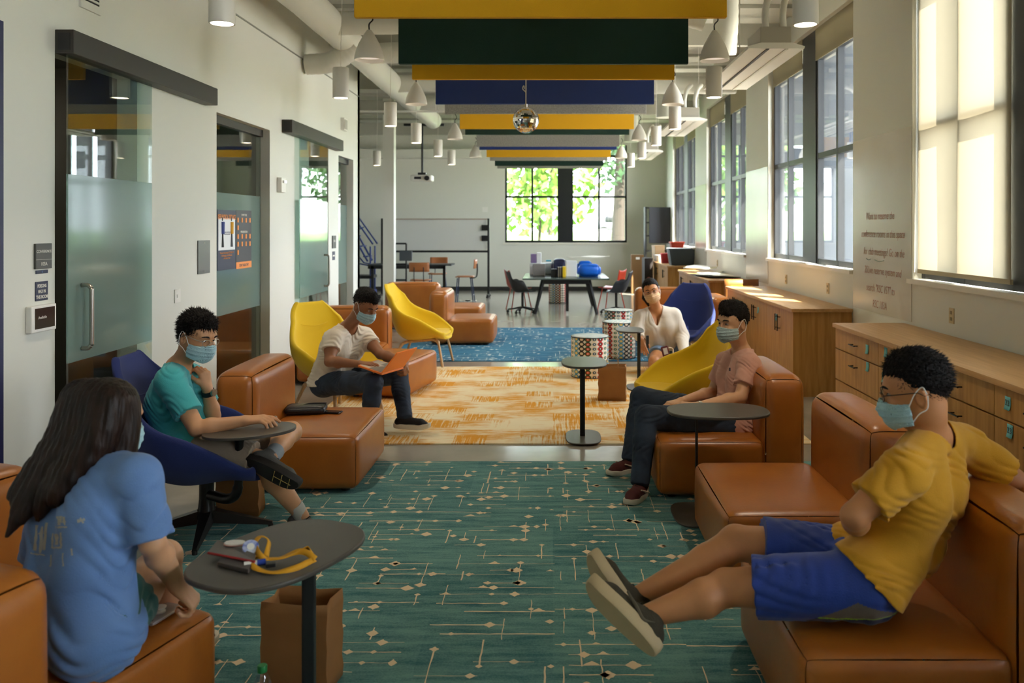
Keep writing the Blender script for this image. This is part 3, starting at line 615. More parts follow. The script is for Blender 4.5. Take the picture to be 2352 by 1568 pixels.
def motif_carpet(name, label, x0, x1, y0, y1, field, ink, seed, T=.547, dens=1.0, star=False):
    rng = random.Random(seed); g = MB().box(x0, x1, y0, y1, .0, .010, 0); z = .0112
    def quad(a, b, w, wob=True):
        a = np.array(a); b = np.array(b); d = b-a; L_ = np.linalg.norm(d)
        if L_ < .01: return
        d /= L_; nrm = np.array((-d[1], d[0])); k = max(2, int(L_/.035)); up = []; dn = []
        for i in range(k+1):
            p = a+d*L_*i/k+nrm*(rng.uniform(-1, 1)*.0022 if wob else 0); ww = w*rng.uniform(.6, 1.3)
            up.append((*(p+nrm*ww/2), z)); dn.append((*(p-nrm*ww/2), z))
        g.add(up+dn, [(i, k+1+i, k+2+i, i+1) for i in range(k)], 1)
    def diamond(c, s, h=None, half=0):
        h = h or s*.95; pts = []
        for q in range(16):
            t = 2*math.pi*q/16; rx = abs(math.cos(t)); ry = abs(math.sin(t)); r = 1/(rx+ry)**1.0
            jx = rng.uniform(.88, 1.1); pts.append((c[0]+s*math.cos(t)*r*jx, c[1]+(h*math.sin(t)*r*jx if not (half and math.sin(t)*half < 0) else 0), z+.0002))
        pts = [(min(max(p[0], x0), x1), min(max(p[1], y0), y1), p[2]) for p in pts]
        g.add([(c[0], min(max(c[1], y0), y1), z+.0002)]+pts, [(0, q+1, (q+1) % 16+1) for q in range(16)], 1)
    nx = int((x1-x0)/T)+1; ny = int((y1-y0)/T)+1
    for i in range(nx):
        for j in range(ny):
            X0 = x0+i*T; Y1 = y1-j*T; X1 = min(X0+T, x1); Y0 = max(Y1-T, y0)
            if X1-X0 < .1 or Y1-Y0 < .1: continue
            rows = [Y0+(Y1-Y0)*(k+.5+rng.uniform(-.25, .25))/7 for k in range(7)]
            for yv in rows:
                if rng.random() < .82*dens:
                    a = X0+rng.choice((0, 0, .1, .25, .4))*T; b = min(X1, a+rng.choice((.3, .45, .6, 1))*T); w = rng.choice((.003, .005, .0075)); a = min(a, X1)
                    quad((a, yv), (b, yv), w)
                    for _ in range(rng.choice((1, 1, 2, 2))):
                        s = rng.choice((.016, .022, .028, .036)); diamond((min(max(rng.uniform(a, b), X0+s), X1-s), yv), s, half=rng.choice((0, 0, 0, 0, 1)))
                    if rng.random() < .15: diamond((b-.02, yv), .02, .028)
            for k in range(5):
                if rng.random() < .85*dens:
                    xv = X0+(X1-X0)*(k+.5+rng.uniform(-.3, .3))/4; a = Y0+rng.choice((0, .1, .35, .6))*T; b = min(Y1, a+rng.choice((.2, .35, .5))*T)
                    quad((xv, a), (xv, b), rng.choice((.004, .006)))
                    for _ in range(rng.choice((0, 1, 1))): s = rng.choice((.016, .022, .03)); diamond((min(max(xv, X0+s), X1-s), rng.choice((a, b, (a+b)/2))), s, half=rng.choice((0, 0, 1)))
            if rng.random() < .6: s = rng.choice((.012, .03)); diamond((rng.uniform(X0+.05, X1-.05), rng.uniform(Y0+.03, Y1-.03)), s)
    o = g.build(name, [field, ink], None, 0); tag(o, label, 'carpet'); return o
motif_carpet('carpet', 'teal carpet with cream lines and diamonds in the foreground', -2.18, 2.1, 1.6, 6.32, carpet_field('teal_carpet', '#709a96', '#3a6a72'), mat('carpet_cream', '#e6cfae', .95), 5)
motif_carpet('carpet', 'blue carpet with pale flecks behind the orange and white one', -2.2, 2.1, 11.06, 14.7, carpet_field('blue_carpet', '#4f87a2', '#23567a'), mat('carpet_pale', '#cfdcdc', .95), 9, dens=.9)
def orange_carpet():
    m = bpy.data.materials.new('orange_carpet'); m.use_nodes = True; N = m.node_tree.nodes; L = m.node_tree.links; b = N['Principled BSDF']; b.inputs['Roughness'].default_value = .95; b.inputs['Specular IOR Level'].default_value = .1
    tc = N.new('ShaderNodeTexCoord')
    def streak(sc_):
        mp = N.new('ShaderNodeMapping'); mp.inputs['Scale'].default_value = sc_; L.new(tc.outputs['Object'], mp.inputs[0])
        n = N.new('ShaderNodeTexNoise'); n.inputs['Scale'].default_value = 1; n.inputs['Detail'].default_value = 6; n.inputs['Roughness'].default_value = .65; L.new(mp.outputs[0], n.inputs[0]); return n
    a = streak((2.2, 62, 1)); c = streak((62, 2.2, 1)); big = streak((1.9, 2.6, 1))
    mp = N.new('ShaderNodeMapping'); mp.inputs['Scale'].default_value = (3.66, 3.66, 1); L.new(tc.outputs['Object'], mp.inputs[0])
    fl = N.new('ShaderNodeVectorMath'); fl.operation = 'FLOOR'; L.new(mp.outputs[0], fl.inputs[0]); wn = N.new('ShaderNodeTexWhiteNoise'); L.new(fl.outputs[0], wn.inputs[0])
    gt = N.new('ShaderNodeMath'); gt.operation = 'GREATER_THAN'; gt.inputs[1].default_value = .5; L.new(wn.outputs['Value'], gt.inputs[0])
    mx = N.new('ShaderNodeMix'); L.new(gt.outputs[0], mx.inputs[0]); L.new(a.outputs['Fac'], mx.inputs[2]); L.new(c.outputs['Fac'], mx.inputs[3])
    s1 = N.new('ShaderNodeMath'); s1.operation = 'MULTIPLY_ADD'; s1.inputs[1].default_value = .10; L.new(wn.outputs['Value'], s1.inputs[0]); L.new(mx.outputs[0], s1.inputs[2])
    s2 = N.new('ShaderNodeMath'); s2.operation = 'MULTIPLY_ADD'; s2.inputs[1].default_value = .9; L.new(big.outputs['Fac'], s2.inputs[0]); L.new(s1.outputs[0], s2.inputs[2])
    rp = N.new('ShaderNodeValToRGB'); e = rp.color_ramp.elements; e[0].position = .99; e[0].color = col('#ecdcb6'); e[1].position = 1.0; e[1].color = col('#dc9a36')
    e[0].position = .48; e[1].position = .63; 
    sub = N.new('ShaderNodeMath'); sub.operation = 'MULTIPLY_ADD'; sub.inputs[1].default_value = 1.0; sub.inputs[2].default_value = -.46; L.new(s2.outputs[0], sub.inputs[0])
    L.new(sub.outputs[0], rp.inputs[0]); L.new(rp.outputs[0], b.inputs['Base Color'])
    bp = N.new('ShaderNodeBump'); bp.inputs['Strength'].default_value = .3; bp.inputs['Distance'].default_value = .004; L.new(mx.outputs[0], bp.inputs['Height']); L.new(bp.outputs[0], b.inputs['Normal'])
    return m
o = MB().box(-2.2, 2.1, 6.84, 10.6, 0, .010).build('carpet', orange_carpet(), None, 0); tag(o, 'orange and cream streaked carpet in the middle of the room', 'carpet')

# ============================ LEATHER MODULES ==============================
def sofa(label, loc, rz, back='-x', W=.92, D=.94, zs=.40, zb=.81, ottoman=False, bt=.27):
    """local frame: seat faces +x, width along y, origin at floor centre"""
    t = thing('leather_ottoman' if ottoman else 'lounge_chair', label, 'ottoman' if ottoman else 'lounge seat', loc, rz)
    x0, x1 = -D/2, D/2; xb = x0 if ottoman else x0+bt; hw = W/2
    o = rbox(MB(), xb-.01, x1, -hw, hw, .035, zs-.012, .05, .014, 18).build('seat', M_leather, t); weld(o)
    if not ottoman:
        o = rbox(MB(), x0, x0+bt, -hw, hw, .035, zb-.015, .075, .016, 20, fn=lambda Q: Q+np.stack([-.0*Q[..., 2], 0*Q[..., 0], 0*Q[..., 0]], -1)).build('backrest', M_leather, t); weld(o)
    g = MB(); e = .012
    for sy in (-1, 1): g.tube([(xb+.06, sy*(hw-.004), zs-.058), (x1-.05, sy*(hw-.004), zs-.058)], .0011, 6)
    g.tube([(x1-.004, -hw+.05, zs-.058), (x1-.004, hw-.05, zs-.058)], .0011, 6); g.build('seat_seam', M_pipe, t)
    if not ottoman:
        g = MB()
        for sy in (-1, 1): g.tube(smooth_path([(x0+bt-.07, sy*(hw-.002), .42), (x0+bt-.07, sy*(hw-.002), zb-.12), (x0+bt-.1, sy*(hw-.004), zb-.085), (x0+.07, sy*(hw-.004), zb-.085)], 5), .0011, 6)
        g.build('back_seam', M_pipe, t)
    for fx in (x0+.1, x1-.1):
        for fy in (-hw+.1, hw-.1): MB().cyl((fx, fy, 0), (fx, fy, .04), .03).build('foot', M_blk, t)
    return t
sofa('tan leather lounge seat with a black pouch on it, beside the man in teal', (-1.745, 6.0, 0), 0, W=.92)
sofa('tan leather lounge seat the man in the pink shirt sits on', (1.14, 5.875, 0), math.pi)
sofa('empty tan leather lounge seat between the men in pink and mustard', (1.29, 4.49, 0), math.pi)
sofa('tan leather lounge seat the man in the mustard shirt sits on', (1.26, 3.15, 0), math.pi)
ang = math.atan2(.95, .31)
e0 = np.array((-1.19, 3.04)); d5 = np.array((.31, .95)); d5 = d5/np.linalg.norm(d5); n5 = np.array((-d5[1], d5[0]))
c5 = e0-d5*.47+n5*.46
sofa('tan leather lounge seat the long haired woman sits on, bottom left', (c5[0], c5[1], 0), math.atan2(d5[1], d5[0]))
c6 = np.array((-2.07, 3.37))+n5*.27-d5*.46
sofa('tan leather lounge seat turned away at the left edge, behind the long haired woman', (c6[0]+.01, c6[1]+.06, 0), math.atan2(n5[1], n5[0]), D=.54)
# behind the man with the laptop
a = math.atan2(.93, .193); pn = np.array((-1.478, 8.54)); pf = np.array((-1.285, 9.47)); u = (pf-pn)/np.linalg.norm(pf-pn); v = np.array((-u[1], u[0])); cc = (pn+pf)/2+v*.34
sofa('tan leather ottoman behind the open orange laptop', (cc[0], cc[1], 0), a-math.pi/2, ottoman=True, D=.68, W=.95)
sofa('tan leather lounge seat behind the man with the laptop', (-2.40, 9.88, 0), -math.pi/2+.05)
sofa('tan leather lounge seat right behind the empty yellow chair', (-1.35, 12.95, 0), 0)
sofa('tan leather lounge seat seen from behind, beside the white column', (-2.4, 14.95, 0), math.pi/2)
sofa('tan leather ottoman farthest back, near the wooden stool', (-1.55, 14.9, 0), .0, ottoman=True, D=.66)
sofa('tan leather lounge seat behind the navy chair of the woman in white', (1.75, 13.0, 0), -math.pi/2)
sofa('tan leather lounge seat between the navy chair and the sunlit cabinet', (1.93, 11.8, 0), math.pi)

# ============================ SHELL CHAIRS =================================
def shell(mb, W=1.0, high=1.0):
    nv, nu = 30, 22
    cen = smooth_path([(.36, .375), (.17, .372), (-.08, .338), (-.25, .40), (-.335, .60), (-.38, .82), (-.43, 1.03*high)], 6)
    rim = smooth_path([(.36, .40), (.21, .52), (.05, .62), (-.12, .68), (-.24, .76), (-.32, .90), (-.395, 1.05*high)], 6)
    wid = smooth_path([(.24, 0), (.315, 0), (.36, 0), (.355, 0), (.30, 0), (.235, 0), (.195, 0)], 6)
    n = len(cen); G = []
    for i in range(n):
        row = []
        c, r, w = cen[i], rim[i], wid[i][0]*W
        endf = max(0, 1-i/3.)**2*.06 ; f_ = max(0, (i-(n-8))/7.); topf = 0; w = w*(1-.34*f_**3)*(1-.22*max(0, 1-i/4.)**2); kk = 1-.85*f_
        for j in range(nu):
            q = -1+2*j/(nu-1); tt = abs(q)*math.pi/2
            k = (1-math.cos(tt))*kk; x = w*math.sin(tt)*math.copysign(1, q)
            yv = c[0]+(r[0]-c[0])*k - endf*abs(q)**3*1.2; z = c[1]+(r[1]-c[1])*k-topf*abs(q)**3
            row.append((yv, x, z))
        G.append(row)
    mb.grid(np.array(G)); return mb
def finish_shell(o, th=.045):
    m = o.modifiers.new('thickness', 'SOLIDIFY'); m.thickness = th; m.offset = -1
    s = o.modifiers.new('soften', 'SUBSURF'); s.levels = s.render_levels = 1; o.data.polygons.foreach_set('use_smooth', [True]*len(o.data.polygons)); return o
def lounge(label, loc, rz, m, legs='wood', sc_=1.0, sl=0):
    t = thing('shell_armchair', label, 'armchair', loc, rz)
    o = shell(MB()).build('shell', m, t, 180)
    finish_shell(o)
    # loose upholstered seat pad follows the shell
    cen = smooth_path([(.335, .41), (.16, .41), (-.06, .39), (-.2, .45)], 6); G = []
    for i, c in enumerate(cen): G.append([(c[0]-.02*abs(q)**3, q*.25*(1-.0*i), c[1]+.028*abs(q)**2.5) for q in np.linspace(-1, 1, 12)])
    o = MB().grid(G).build('seat_pad', m, t, 180); finish_shell(o, .03)
    g = MB().tube(smooth_path([(-.372, -.2, .83), (-.345, 0, .80), (-.372, .2, .83)], 5), .003, 6); g.build('back_seam', m, t)
    if legs == 'wood':
        g = MB()
        for sy in (-1, 1):
            MB().tube(smooth_path([(.17, sy*.17, .345), (.245, sy*.22, .325), (.27, sy*.235, .28), (.33, sy*.27, 0)], 6), [.02]*12+[.016]*7, 12).build('leg', M_ash, t)
            MB().tube(smooth_path([(-.14, sy*.15, .31), (-.2, sy*.2, .285), (-.23, sy*.22, .24), (-.33, sy*.27, 0)], 6), [.02]*12+[.016]*7, 12).build('leg', M_ash, t)
            g.tube([(.2, sy*.18, .342), (-.16, sy*.16, .303)], .018, 10)
        g.tube([(.12, -.17, .337), (.12, .17, .337)], .016, 10).tube([(-.1, -.16, .31), (-.1, .16, .31)], .016, 10).build('underframe', M_ash, t)
    return t
pi = math.pi
lounge('yellow shell armchair the man with the laptop sits in', (-2.02, 7.98, 0), -.68, M_yel)
lounge('empty yellow shell armchair in front of the far tan seats', (-1.66, 10.85, 0), -.12, M_yel)
lounge('yellow shell armchair in front of the woman in white', (1.07, 7.02, 0), math.atan2(-.20, -.98), M_yel)
lounge('navy shell armchair the woman in white sits in', (1.60, 10.62, 0), math.atan2(-.86, -.5), M_navy)
# swivel chair with the writing tablet
sw = lounge('navy swivel armchair with a round writing tablet, left', (-1.98, 4.86, 0), .04, M_navy, legs='none')
M_cast = mat('cast_black', '#161311', .32, metal=.2)
MB().cyl((0, 0, .12), (0, 0, .36), .04).build('column', M_cast, sw); MB().lathe([(.0, .07), (.05, .075), (.06, .1), (.045, .15), (.04, .2)], n=24).build('hub', M_cast, sw)
for q in range(4):
    a = q*pi/2+.18+pi/4*0; ca, sa = math.cos(a), math.sin(a)
    g = MB(); rings = []
    for s_ in np.linspace(0, 1, 7):
        r = .03+.33*s_; z = .105-.07*s_; h = .05*(1-s_)+.018; w_ = .03*(1-s_)+.015
        rings.append(np.array([(r*ca-sa*w_*dx, r*sa+ca*w_*dx, z+h*dz*.5) for dx, dz in ((-1, -1), (1, -1), (.7, 1), (-.7, 1))]))
    g.ring_loft(rings); g.build('leg', M_cast, sw, 50); MB().cyl((.35*ca, .35*sa, 0), (.35*ca, .35*sa, .03), .014).build('glide', M_rub, sw)
iv = np.linalg.inv(rotz(sw.rotation_euler[2])); L3 = lambda p: iv @ (np.array(p)-np.array(sw.location))
tabc = np.array((-1.665, 4.67, .63))
MB().tube(smooth_path([L3(p) for p in ((-1.95, 4.84, .225), (-1.82, 4.74, .235), (-1.755, 4.70, .27), (-1.735, 4.69, .34), (-1.73, 4.685, .46), (-1.725, 4.68, .605))], 7), [.028]*20+[.024]*14+[.03]*2, 12).build('tablet_arm', M_cast, sw)
g = MB().prism(superell(.245, .20, 2.2, 56), -.008, .008); R_ = rotz(.25) @ rot('X', -.03) @ rot('Y', -.03)
g.v = [v @ R_.T for v in g.v]; g.v = [np.array([L3(p+tabc) for p in v]) for v in g.v]
g.build('writing_tablet', M_table, sw, 50, bevel=.003)

# ============================ SIDE TABLES ==================================
def ctable(label, top, a, b, rz, ztop, post, base, brz, ba, bb, posted=.026, p=2.6):
    t = thing('laptop_table', label, 'side table', (base[0], base[1], 0))
    o = np.array((base[0], base[1], 0))
    g = MB().prism(superell(a, b, p, 64), ztop-.018, ztop, R=rotz(rz), c=(top[0]-o[0], top[1]-o[1], 0)); g.build('tabletop', M_table, t, 50, bevel=.005)
    MB().box(post[0]-o[0]-posted, post[0]-o[0]+posted, post[1]-o[1]-posted*.7, post[1]-o[1]+posted*.7, .01, ztop-.018).build('post', M_blk, t, 0, bevel=.004)
    g = MB().prism(superell(ba, bb, 3.2, 56), .0112, .022, R=rotz(brz)); g.build('base', M_table, t, 50, bevel=.003); return t
ctable('dark oblong laptop table with a yellow lanyard on it, front left', (-.925, 2.88), .315, .222, 1.13, .655, (-.815, 2.84), (-.83, 2.85), 1.13, .22, .16, .021)
ctable('dark laptop table standing alone on the orange carpet', (.258, 7.05), .188, .28, 0, .635, (.245, 7.05), (.25, 7.02), 0, .145, .24, .021)
ctable('dark oblong laptop table in front of the man in pink', (.995, 5.13), .305, .21, 0, .648, (.87, 5.15), (.86, 5.13), .0, .14, .22, .008)
ctable('small dark laptop table half hidden behind the woman in white', (.83, 9.2), .15, .24, 0, .645, (.93, 9.2), (.93, 9.2), 0, .13, .2, .018)

# ============================ PATTERNED STOOLS =============================
def ogee_mat():
    m = bpy.data.materials.new('ogee_fabric'); m.use_nodes = True; N = m.node_tree.nodes; L = m.node_tree.links; b = N['Principled BSDF']; b.inputs['Roughness'].default_value = .85
    uv = N.new('ShaderNodeTexCoord'); sp = N.new('ShaderNodeSeparateXYZ'); L.new(uv.outputs['UV'], sp.inputs[0])
    def M(op, a, b_=None, c_=None):
        n = N.new('ShaderNodeMath'); n.operation = op
        for i, q in enumerate((a, b_, c_)):
            if q is None: continue
            if hasattr(q, 'is_output'): L.new(q, n.inputs[i])
            else: n.inputs[i].default_value = q
        return n.outputs[0]
    NC, NR = 18., 9.
    u = M('MULTIPLY', sp.outputs[0], NC); v = M('MULTIPLY', sp.outputs[1], NR)
    # wavy column edge
    wv = M('MULTIPLY', M('SINE', M('MULTIPLY', v, 2*math.pi)), .0); cu = M('FLOOR', u); fu = M('FRACT', u); fv = M('FRACT', v)
    px = M('ABSOLUTE', M('SUBTRACT', fu, .5)); py = M('ABSOLUTE', M('SUBTRACT', fv, .5))
    idx = M('MODULO', cu, 6.); bgr = N.new('ShaderNodeValToRGB'); bgr.color_ramp.interpolation = 'CONSTANT'
    cols = ['#2f5a3c', '#e9dcc0', '#c23a34', '#efe8d8', '#4f9fd0', '#1a1a1a']
    while len(bgr.color_ramp.elements) < 6: bgr.color_ramp.elements.new(.5)
    for i, c in enumerate(cols): bgr.color_ramp.elements[i].position = i/6+.001; bgr.color_ramp.elements[i].color = col(c)
    L.new(M('MULTIPLY', M('ADD', idx, .3), 1/6.), bgr.inputs[0])
    dot = N.new('ShaderNodeValToRGB'); dot.color_ramp.interpolation = 'CONSTANT'
    while len(dot.color_ramp.elements) < 6: dot.color_ramp.elements.new(.5)
    for i, c in enumerate(['#d8503f', '#1f4a60', '#151515', '#1f6a4c', '#f0d048', '#e8d4bc']): dot.color_ramp.elements[i].position = i/6+.001; dot.color_ramp.elements[i].color = col(c)
    L.new(M('MULTIPLY', M('ADD', idx, .3), 1/6.), dot.inputs[0])
    d = M('ADD', M('MULTIPLY', px, px), M('MULTIPLY', py, py)); indot = M('LESS_THAN', d, .085); eye = M('LESS_THAN', d, .012)
    edge = M('GREATER_THAN', M('ADD', px, M('MULTIPLY', py, .8)), .62)
    def mix(f, a, b_):
        n = N.new('ShaderNodeMix'); n.data_type = 'RGBA'; L.new(f, n.inputs[0])
        for i, q in ((6, a), (7, b_)):
            if hasattr(q, 'is_output'): L.new(q, n.inputs[i])
            else: n.inputs[i].default_value = q
        return n.outputs[2]
    c = mix(edge, bgr.outputs[0], col('#f2ece0')); c = mix(indot, c, dot.outputs[0]); c = mix(eye, c, col('#f6efe0')); L.new(c, b.inputs['Base Color']); return m
M_og = ogee_mat(); M_ogtop = mat('stool_top_fabric', '#eee8dc', .85, c2='#8fb3b8', vscale=9, stretch=(1, 7, 1))
def pouf(label, loc, r=.218, h=.485, rz=0):
    t = thing('drum_stool', label, 'stool', loc, rz); n = 64; me = bpy.data.meshes.new('s')
    prof = [(r-.006, .0), (r, .012), (r, h-.02), (r-.004, h-.008)]; V = []; F = []; UV = []
    for i, (q, z) in enumerate(prof):
        for j in range(n+1): a = 2*pi*j/n; V.append((q*math.cos(a), q*math.sin(a), z))
    for i in range(3):
        for j in range(n): F.append((i*(n+1)+j, i*(n+1)+j+1, (i+1)*(n+1)+j+1, (i+1)*(n+1)+j)); UV += [(j/n, prof[i][1]/h), ((j+1)/n, prof[i][1]/h), ((j+1)/n, prof[i+1][1]/h), (j/n, prof[i+1][1]/h)]
    me.from_pydata(V, [], F); me.uv_layers.new(name='UVMap')
    for k, q in enumerate(UV): me.uv_layers[0].data[k].uv = q
    me.materials.append(M_og); link('side_panel', me, t, 50)
    MB().lathe([(.0, h+.004), (r*.8, h+.002), (r-.006, h-.004), (r-.002, h-.012)], n=48, caps=False).build('top_panel', M_ogtop, t, 60)
    g = MB()
    for z in (.012, h-.012): g.tube([((r+.001)*math.cos(a), (r+.001)*math.sin(a), z) for a in np.linspace(0, 2*pi, 48, endpoint=False)], .006, 6, closed=True)
    g.build('piping', M_blk, t); return t
pouf('patterned drum stool nearest the paper bag', (.432, 9.95, .0), rz=.2)
pouf('patterned drum stool beside the woman in white, middle of the three', (.88, 11.35, 0.011), rz=1.1)
pouf('patterned drum stool, the smallest looking of the three in a row', (1.0, 12.95, 0.011), rz=2.0)
pouf('patterned drum stool far away under the big dark table', (.12, 19.6, 0), rz=.5)

# ============================ PAPER BAGS, BOTTLES, SMALL THINGS =============
def bag(label, loc, rz, w=.28, d=.17, h=.36, handles=True, openmouth=True):
    t = thing('paper_bag', label, 'paper bag', loc, rz); rng = random.Random(int(w*1000+h*100))
    rings = []
    for k, z in enumerate(np.linspace(0, h, 9)):
        f = z/h; ww = w/2*(1+.02*math.sin(k*2)); dd = d/2*(1-.06*f)
        pr = [(-ww, -dd), (-ww*.3, -dd-.004*math.sin(k)), (ww*.3, -dd+.003*math.cos(k*1.7)), (ww, -dd), (ww-.012*f, -dd*.1), (ww, dd), (ww*.3, dd), (-ww*.3, dd), (-ww, dd), (-ww+.016*f*f, 0)]
        rings.append(np.array([(x+rng.uniform(-.0018, .0018), y+rng.uniform(-.0018, .0018), z+(rng.uniform(-.006, .006) if k == 8 else 0)) for x, y in pr]))
    g = MB().ring_loft(rings, caps=False); g.add(rings[0], [tuple(range(9, -1, -1))]); o = g.build('bag_body', M_paper, t, 35)
    m = o.modifiers.new('thickness', 'SOLIDIFY'); m.thickness = .0015
    if handles:
        for sy in (-1, 1): MB().tube(smooth_path([(-.06, sy*d*.44, h-.01), (-.055, sy*d*.45, h+.06), (-.02, sy*d*.42, h+.095), (.02, sy*d*.42, h+.095), (.055, sy*d*.45, h+.06), (.06, sy*d*.44, h-.01)], 5), .003, 6).build('handle', mat('twine', '#b98f5c', .8), t)
    return t
bag('open brown paper bag on the carpet under the front left table', (-.955, 3.24, .012), -.14, .26, .16, .335, False)
bag('brown paper bag under the navy swivel armchair', (-1.90, 5.17, .012), .1, .25, .16, .30, False)
bag('brown paper bag with twine handles on the orange carpet', (.60, 8.58, .012), -.12, .275, .17, .345, True)
def bottle(label, loc, capc, rz=0, tint=(.93, .96, 1, 1), lc='#3d6ea8'):
    t = thing('water_bottle', label, 'bottle', loc, rz)
    MB().lathe([(.0, 0), (.028, .002), (.032, .012), (.032, .05), (.030, .06), (.032, .07), (.032, .125), (.029, .15), (.018, .175), (.0135, .183), (.0135, .195)], n=28, caps=False).build('bottle_body', glass('bottle_plastic', tint, .03, 1, ior=1.8), t, 60)
    MB().lathe([(.0, .186), (.0165, .186), (.0168, .206), (.015, .209), (.0, .209)], n=24).build('cap', mat('cap_'+capc, capc, .4), t, 50)
    MB().lathe([(.0326, .065), (.0328, .068), (.0328, .118), (.0326, .121)], n=28, caps=False).build('bottle_label', mat('label_'+lc, lc, .5, c2='#dfe6ee', vscale=50), t); return t
bottle('clear water bottle with a green cap beside the front left paper bag', (-1.015, 2.97, .012), '#1f8a4a')
bottle('green bottle on the carpet behind the swivel chair base', (-2.09, 5.12, .012), '#2a9a3a', tint=(.15, .75, .2, 1), lc='#2fae44')
# pouch and phone on the left leather seat
t = thing('zip_pouch', 'black zip pouch lying on the tan leather seat', 'pouch', (-1.79, 6.17, .404), .12)
o = rbox(MB(), -.14, .14, -.085, .085, 0, .055, .026, .004, 14).build('pouch_body', mat('black_leather', '#15171c', .38, bump=.1, bscale=90), t); weld(o)
MB().tube(smooth_path([(-.138, -.06, .03), (-.1, -.088, .03), (.1, -.088, .03), (.14, -.05, .03)], 5), .003, 6).build('zip', M_rub, t)
MB().tube(smooth_path([(-.02, .0, .055), (.03, .02, .062), (.12, .03, .06), (.135, .05, .056)], 5), .005, 6).build('strap', M_rub, t)
t = thing('smartphone', 'black phone lying beside the zip pouch on the leather seat', 'phone', (-1.60, 6.16, .404), -.2)
rbox(MB(), -.07, .07, -.036, .036, 0, .012, .006, 0, 6).build('case', mat('phone_black', '#101012', .2), t); MB().box(-.064, .064, -.032, .032, .0121, .0126).build('screen', mat('phone_glass', '#08080a', .08), t, 0)
# phone with a ring grip beside the long haired woman
pc = np.array((-1.364, 2.95, .405)); t = thing('smartphone', 'silver phone with a white pop grip on the seat beside the long haired woman', 'phone', tuple(pc), 1.28)
rbox(MB(), -.078, .078, -.04, .04, 0, .010, .007, 0, 8).build('case', mat('phone_silver', '#b7b2b0', .25, metal=.5), t)
MB().lathe([(.0, .010), (.019, .010), (.019, .014), (.008, .015), (.008, .024), (.021, .025), (.022, .028), (.0, .029)], c=(.0, .0, 0), n=28).build('pop_grip', M_white, t, 50); MB().cyl((-.062, -.02, .01), (-.062, -.02, .0125), .007).build('camera_lens', M_blk, t)
# lanyard, card holder and badges on the front table
zt = .656
def onT(x, y): # where the sight line meets the front table top
    d = (CH-zt)*FPX/(y-HY); return np.array(((x-CX)/FPX*d, d, zt))
t = thing('lanyard', 'mustard yellow lanyard bunched on the front left table', 'lanyard', tuple(onT(655, 1300)))
M_lan = mat('lanyard_yellow', '#d79a16', .7); off = np.array(t.location)
def ribbon(pts, w, m, name, par, off, lift=0):
    pts = smooth_path(pts, 8); G = []
    for i, p in enumerate(pts):
        a = pts[max(i-1, 0)]; b = pts[min(i+1, len(pts)-1)]; d = b-a; d /= np.linalg.norm(d)+1e-9; tw = .5+.5*math.sin(i*.28)
        s_ = np.cross(d, (0, 0, 1)); s_ /= np.linalg.norm(s_)+1e-9; up = np.array((0, 0, 1.)); v = s_*math.cos(tw)+up*math.sin(tw)
        G.append([p-off-v*w/2+up*math.sin(tw)*w/2, p-off+v*w/2+up*math.sin(tw)*w/2])
    o = MB().grid(G).build(name, m, par, 60); q = o.modifiers.new('t', 'SOLIDIFY'); q.thickness = .0015; return o
U = lambda x, y, h: onT(x, y)+np.array((0, 0, h))
ribbon([U(725, 1292, .008), (U(690, 1285, .02)), U(640, 1290, .012), U(600, 1296, .02), U(585, 1275, .03), U(598, 1262, .045), U(618, 1268, .03), U(612, 1288, .012)], .02, M_lan, 'strap', t, off)
ribbon([U(723, 1290, .004), U(680, 1312, .004), U(620, 1318, .006), U(575, 1305, .008), U(590, 1292, .012), U(650, 1294, .02), U(705, 1280, .025), U(722, 1288, .01)], .02, M_lan, 'strap', t, off)
MB().obox(U(622, 1305, .012)-off, (.03, .02, .012), rotz(.3)).build('buckle', M_blk, t, 0, bevel=.002)
t = thing('card_holder', 'grey card wallet with a red edge on the front left table', 'card holder', tuple(onT(535, 1300)), .0); off = np.array(t.location)
q = [U(500, 1300, .0), U(570, 1318, .0), U(585, 1296, .0), U(515, 1278, .0)]
g = MB().add([p-off for p in q]+[p-off+np.array((0, 0, .014)) for p in q], [(0, 1, 2, 3), (7, 6, 5, 4), (0, 4, 5, 1), (1, 5, 6, 2), (2, 6, 7, 3), (3, 7, 4, 0)]); g.build('wallet', mat('card_grey', '#4d4744', .5), t, 0, bevel=.002)
q = [U(478, 1283, .02), U(585, 1305, .022), U(587, 1296, .03), U(500, 1262, .03)]
g = MB().add([p-off for p in q]+[p-off+np.array((0, 0, .004)) for p in q], [(0, 1, 2, 3), (7, 6, 5, 4), (0, 4, 5, 1), (1, 5, 6, 2), (2, 6, 7, 3), (3, 7, 4, 0)]); g.build('card_sleeve', mat('sleeve_grey', '#6a6460', .3), t, 0)
MB().tube([q[0]-off, q[1]-off], .004, 6).build('red_edge', mat('edge_red', '#b12a2a', .4), t)
t = thing('badge', 'oval white badge lying on the card wallet', 'badge', tuple(U(539, 1272, .036))); MB().prism(superell(.034, .022, 2.2, 30), 0, .004).build('disc', M_white, t, 50); MB().prism(superell(.036, .024, 2.2, 30), -.002, .0).build('rim', mat('badge_pink', '#c98c80', .5), t, 50)
t = thing('badge', 'round blue and white button badge beside the yellow lanyard', 'badge', tuple(U(575, 1282, .03))); MB().cyl((0, 0, 0), (.004, -.008, .012), .026, n=28).build('disc', mat('badge_blue', '#2a4cb0', .3, c2='#dfe4ee', vscale=30), t, 50); MB().cyl((.004, -.008, .012), (.0045, -.009, .0135), .012).build('centre', M_white, t)
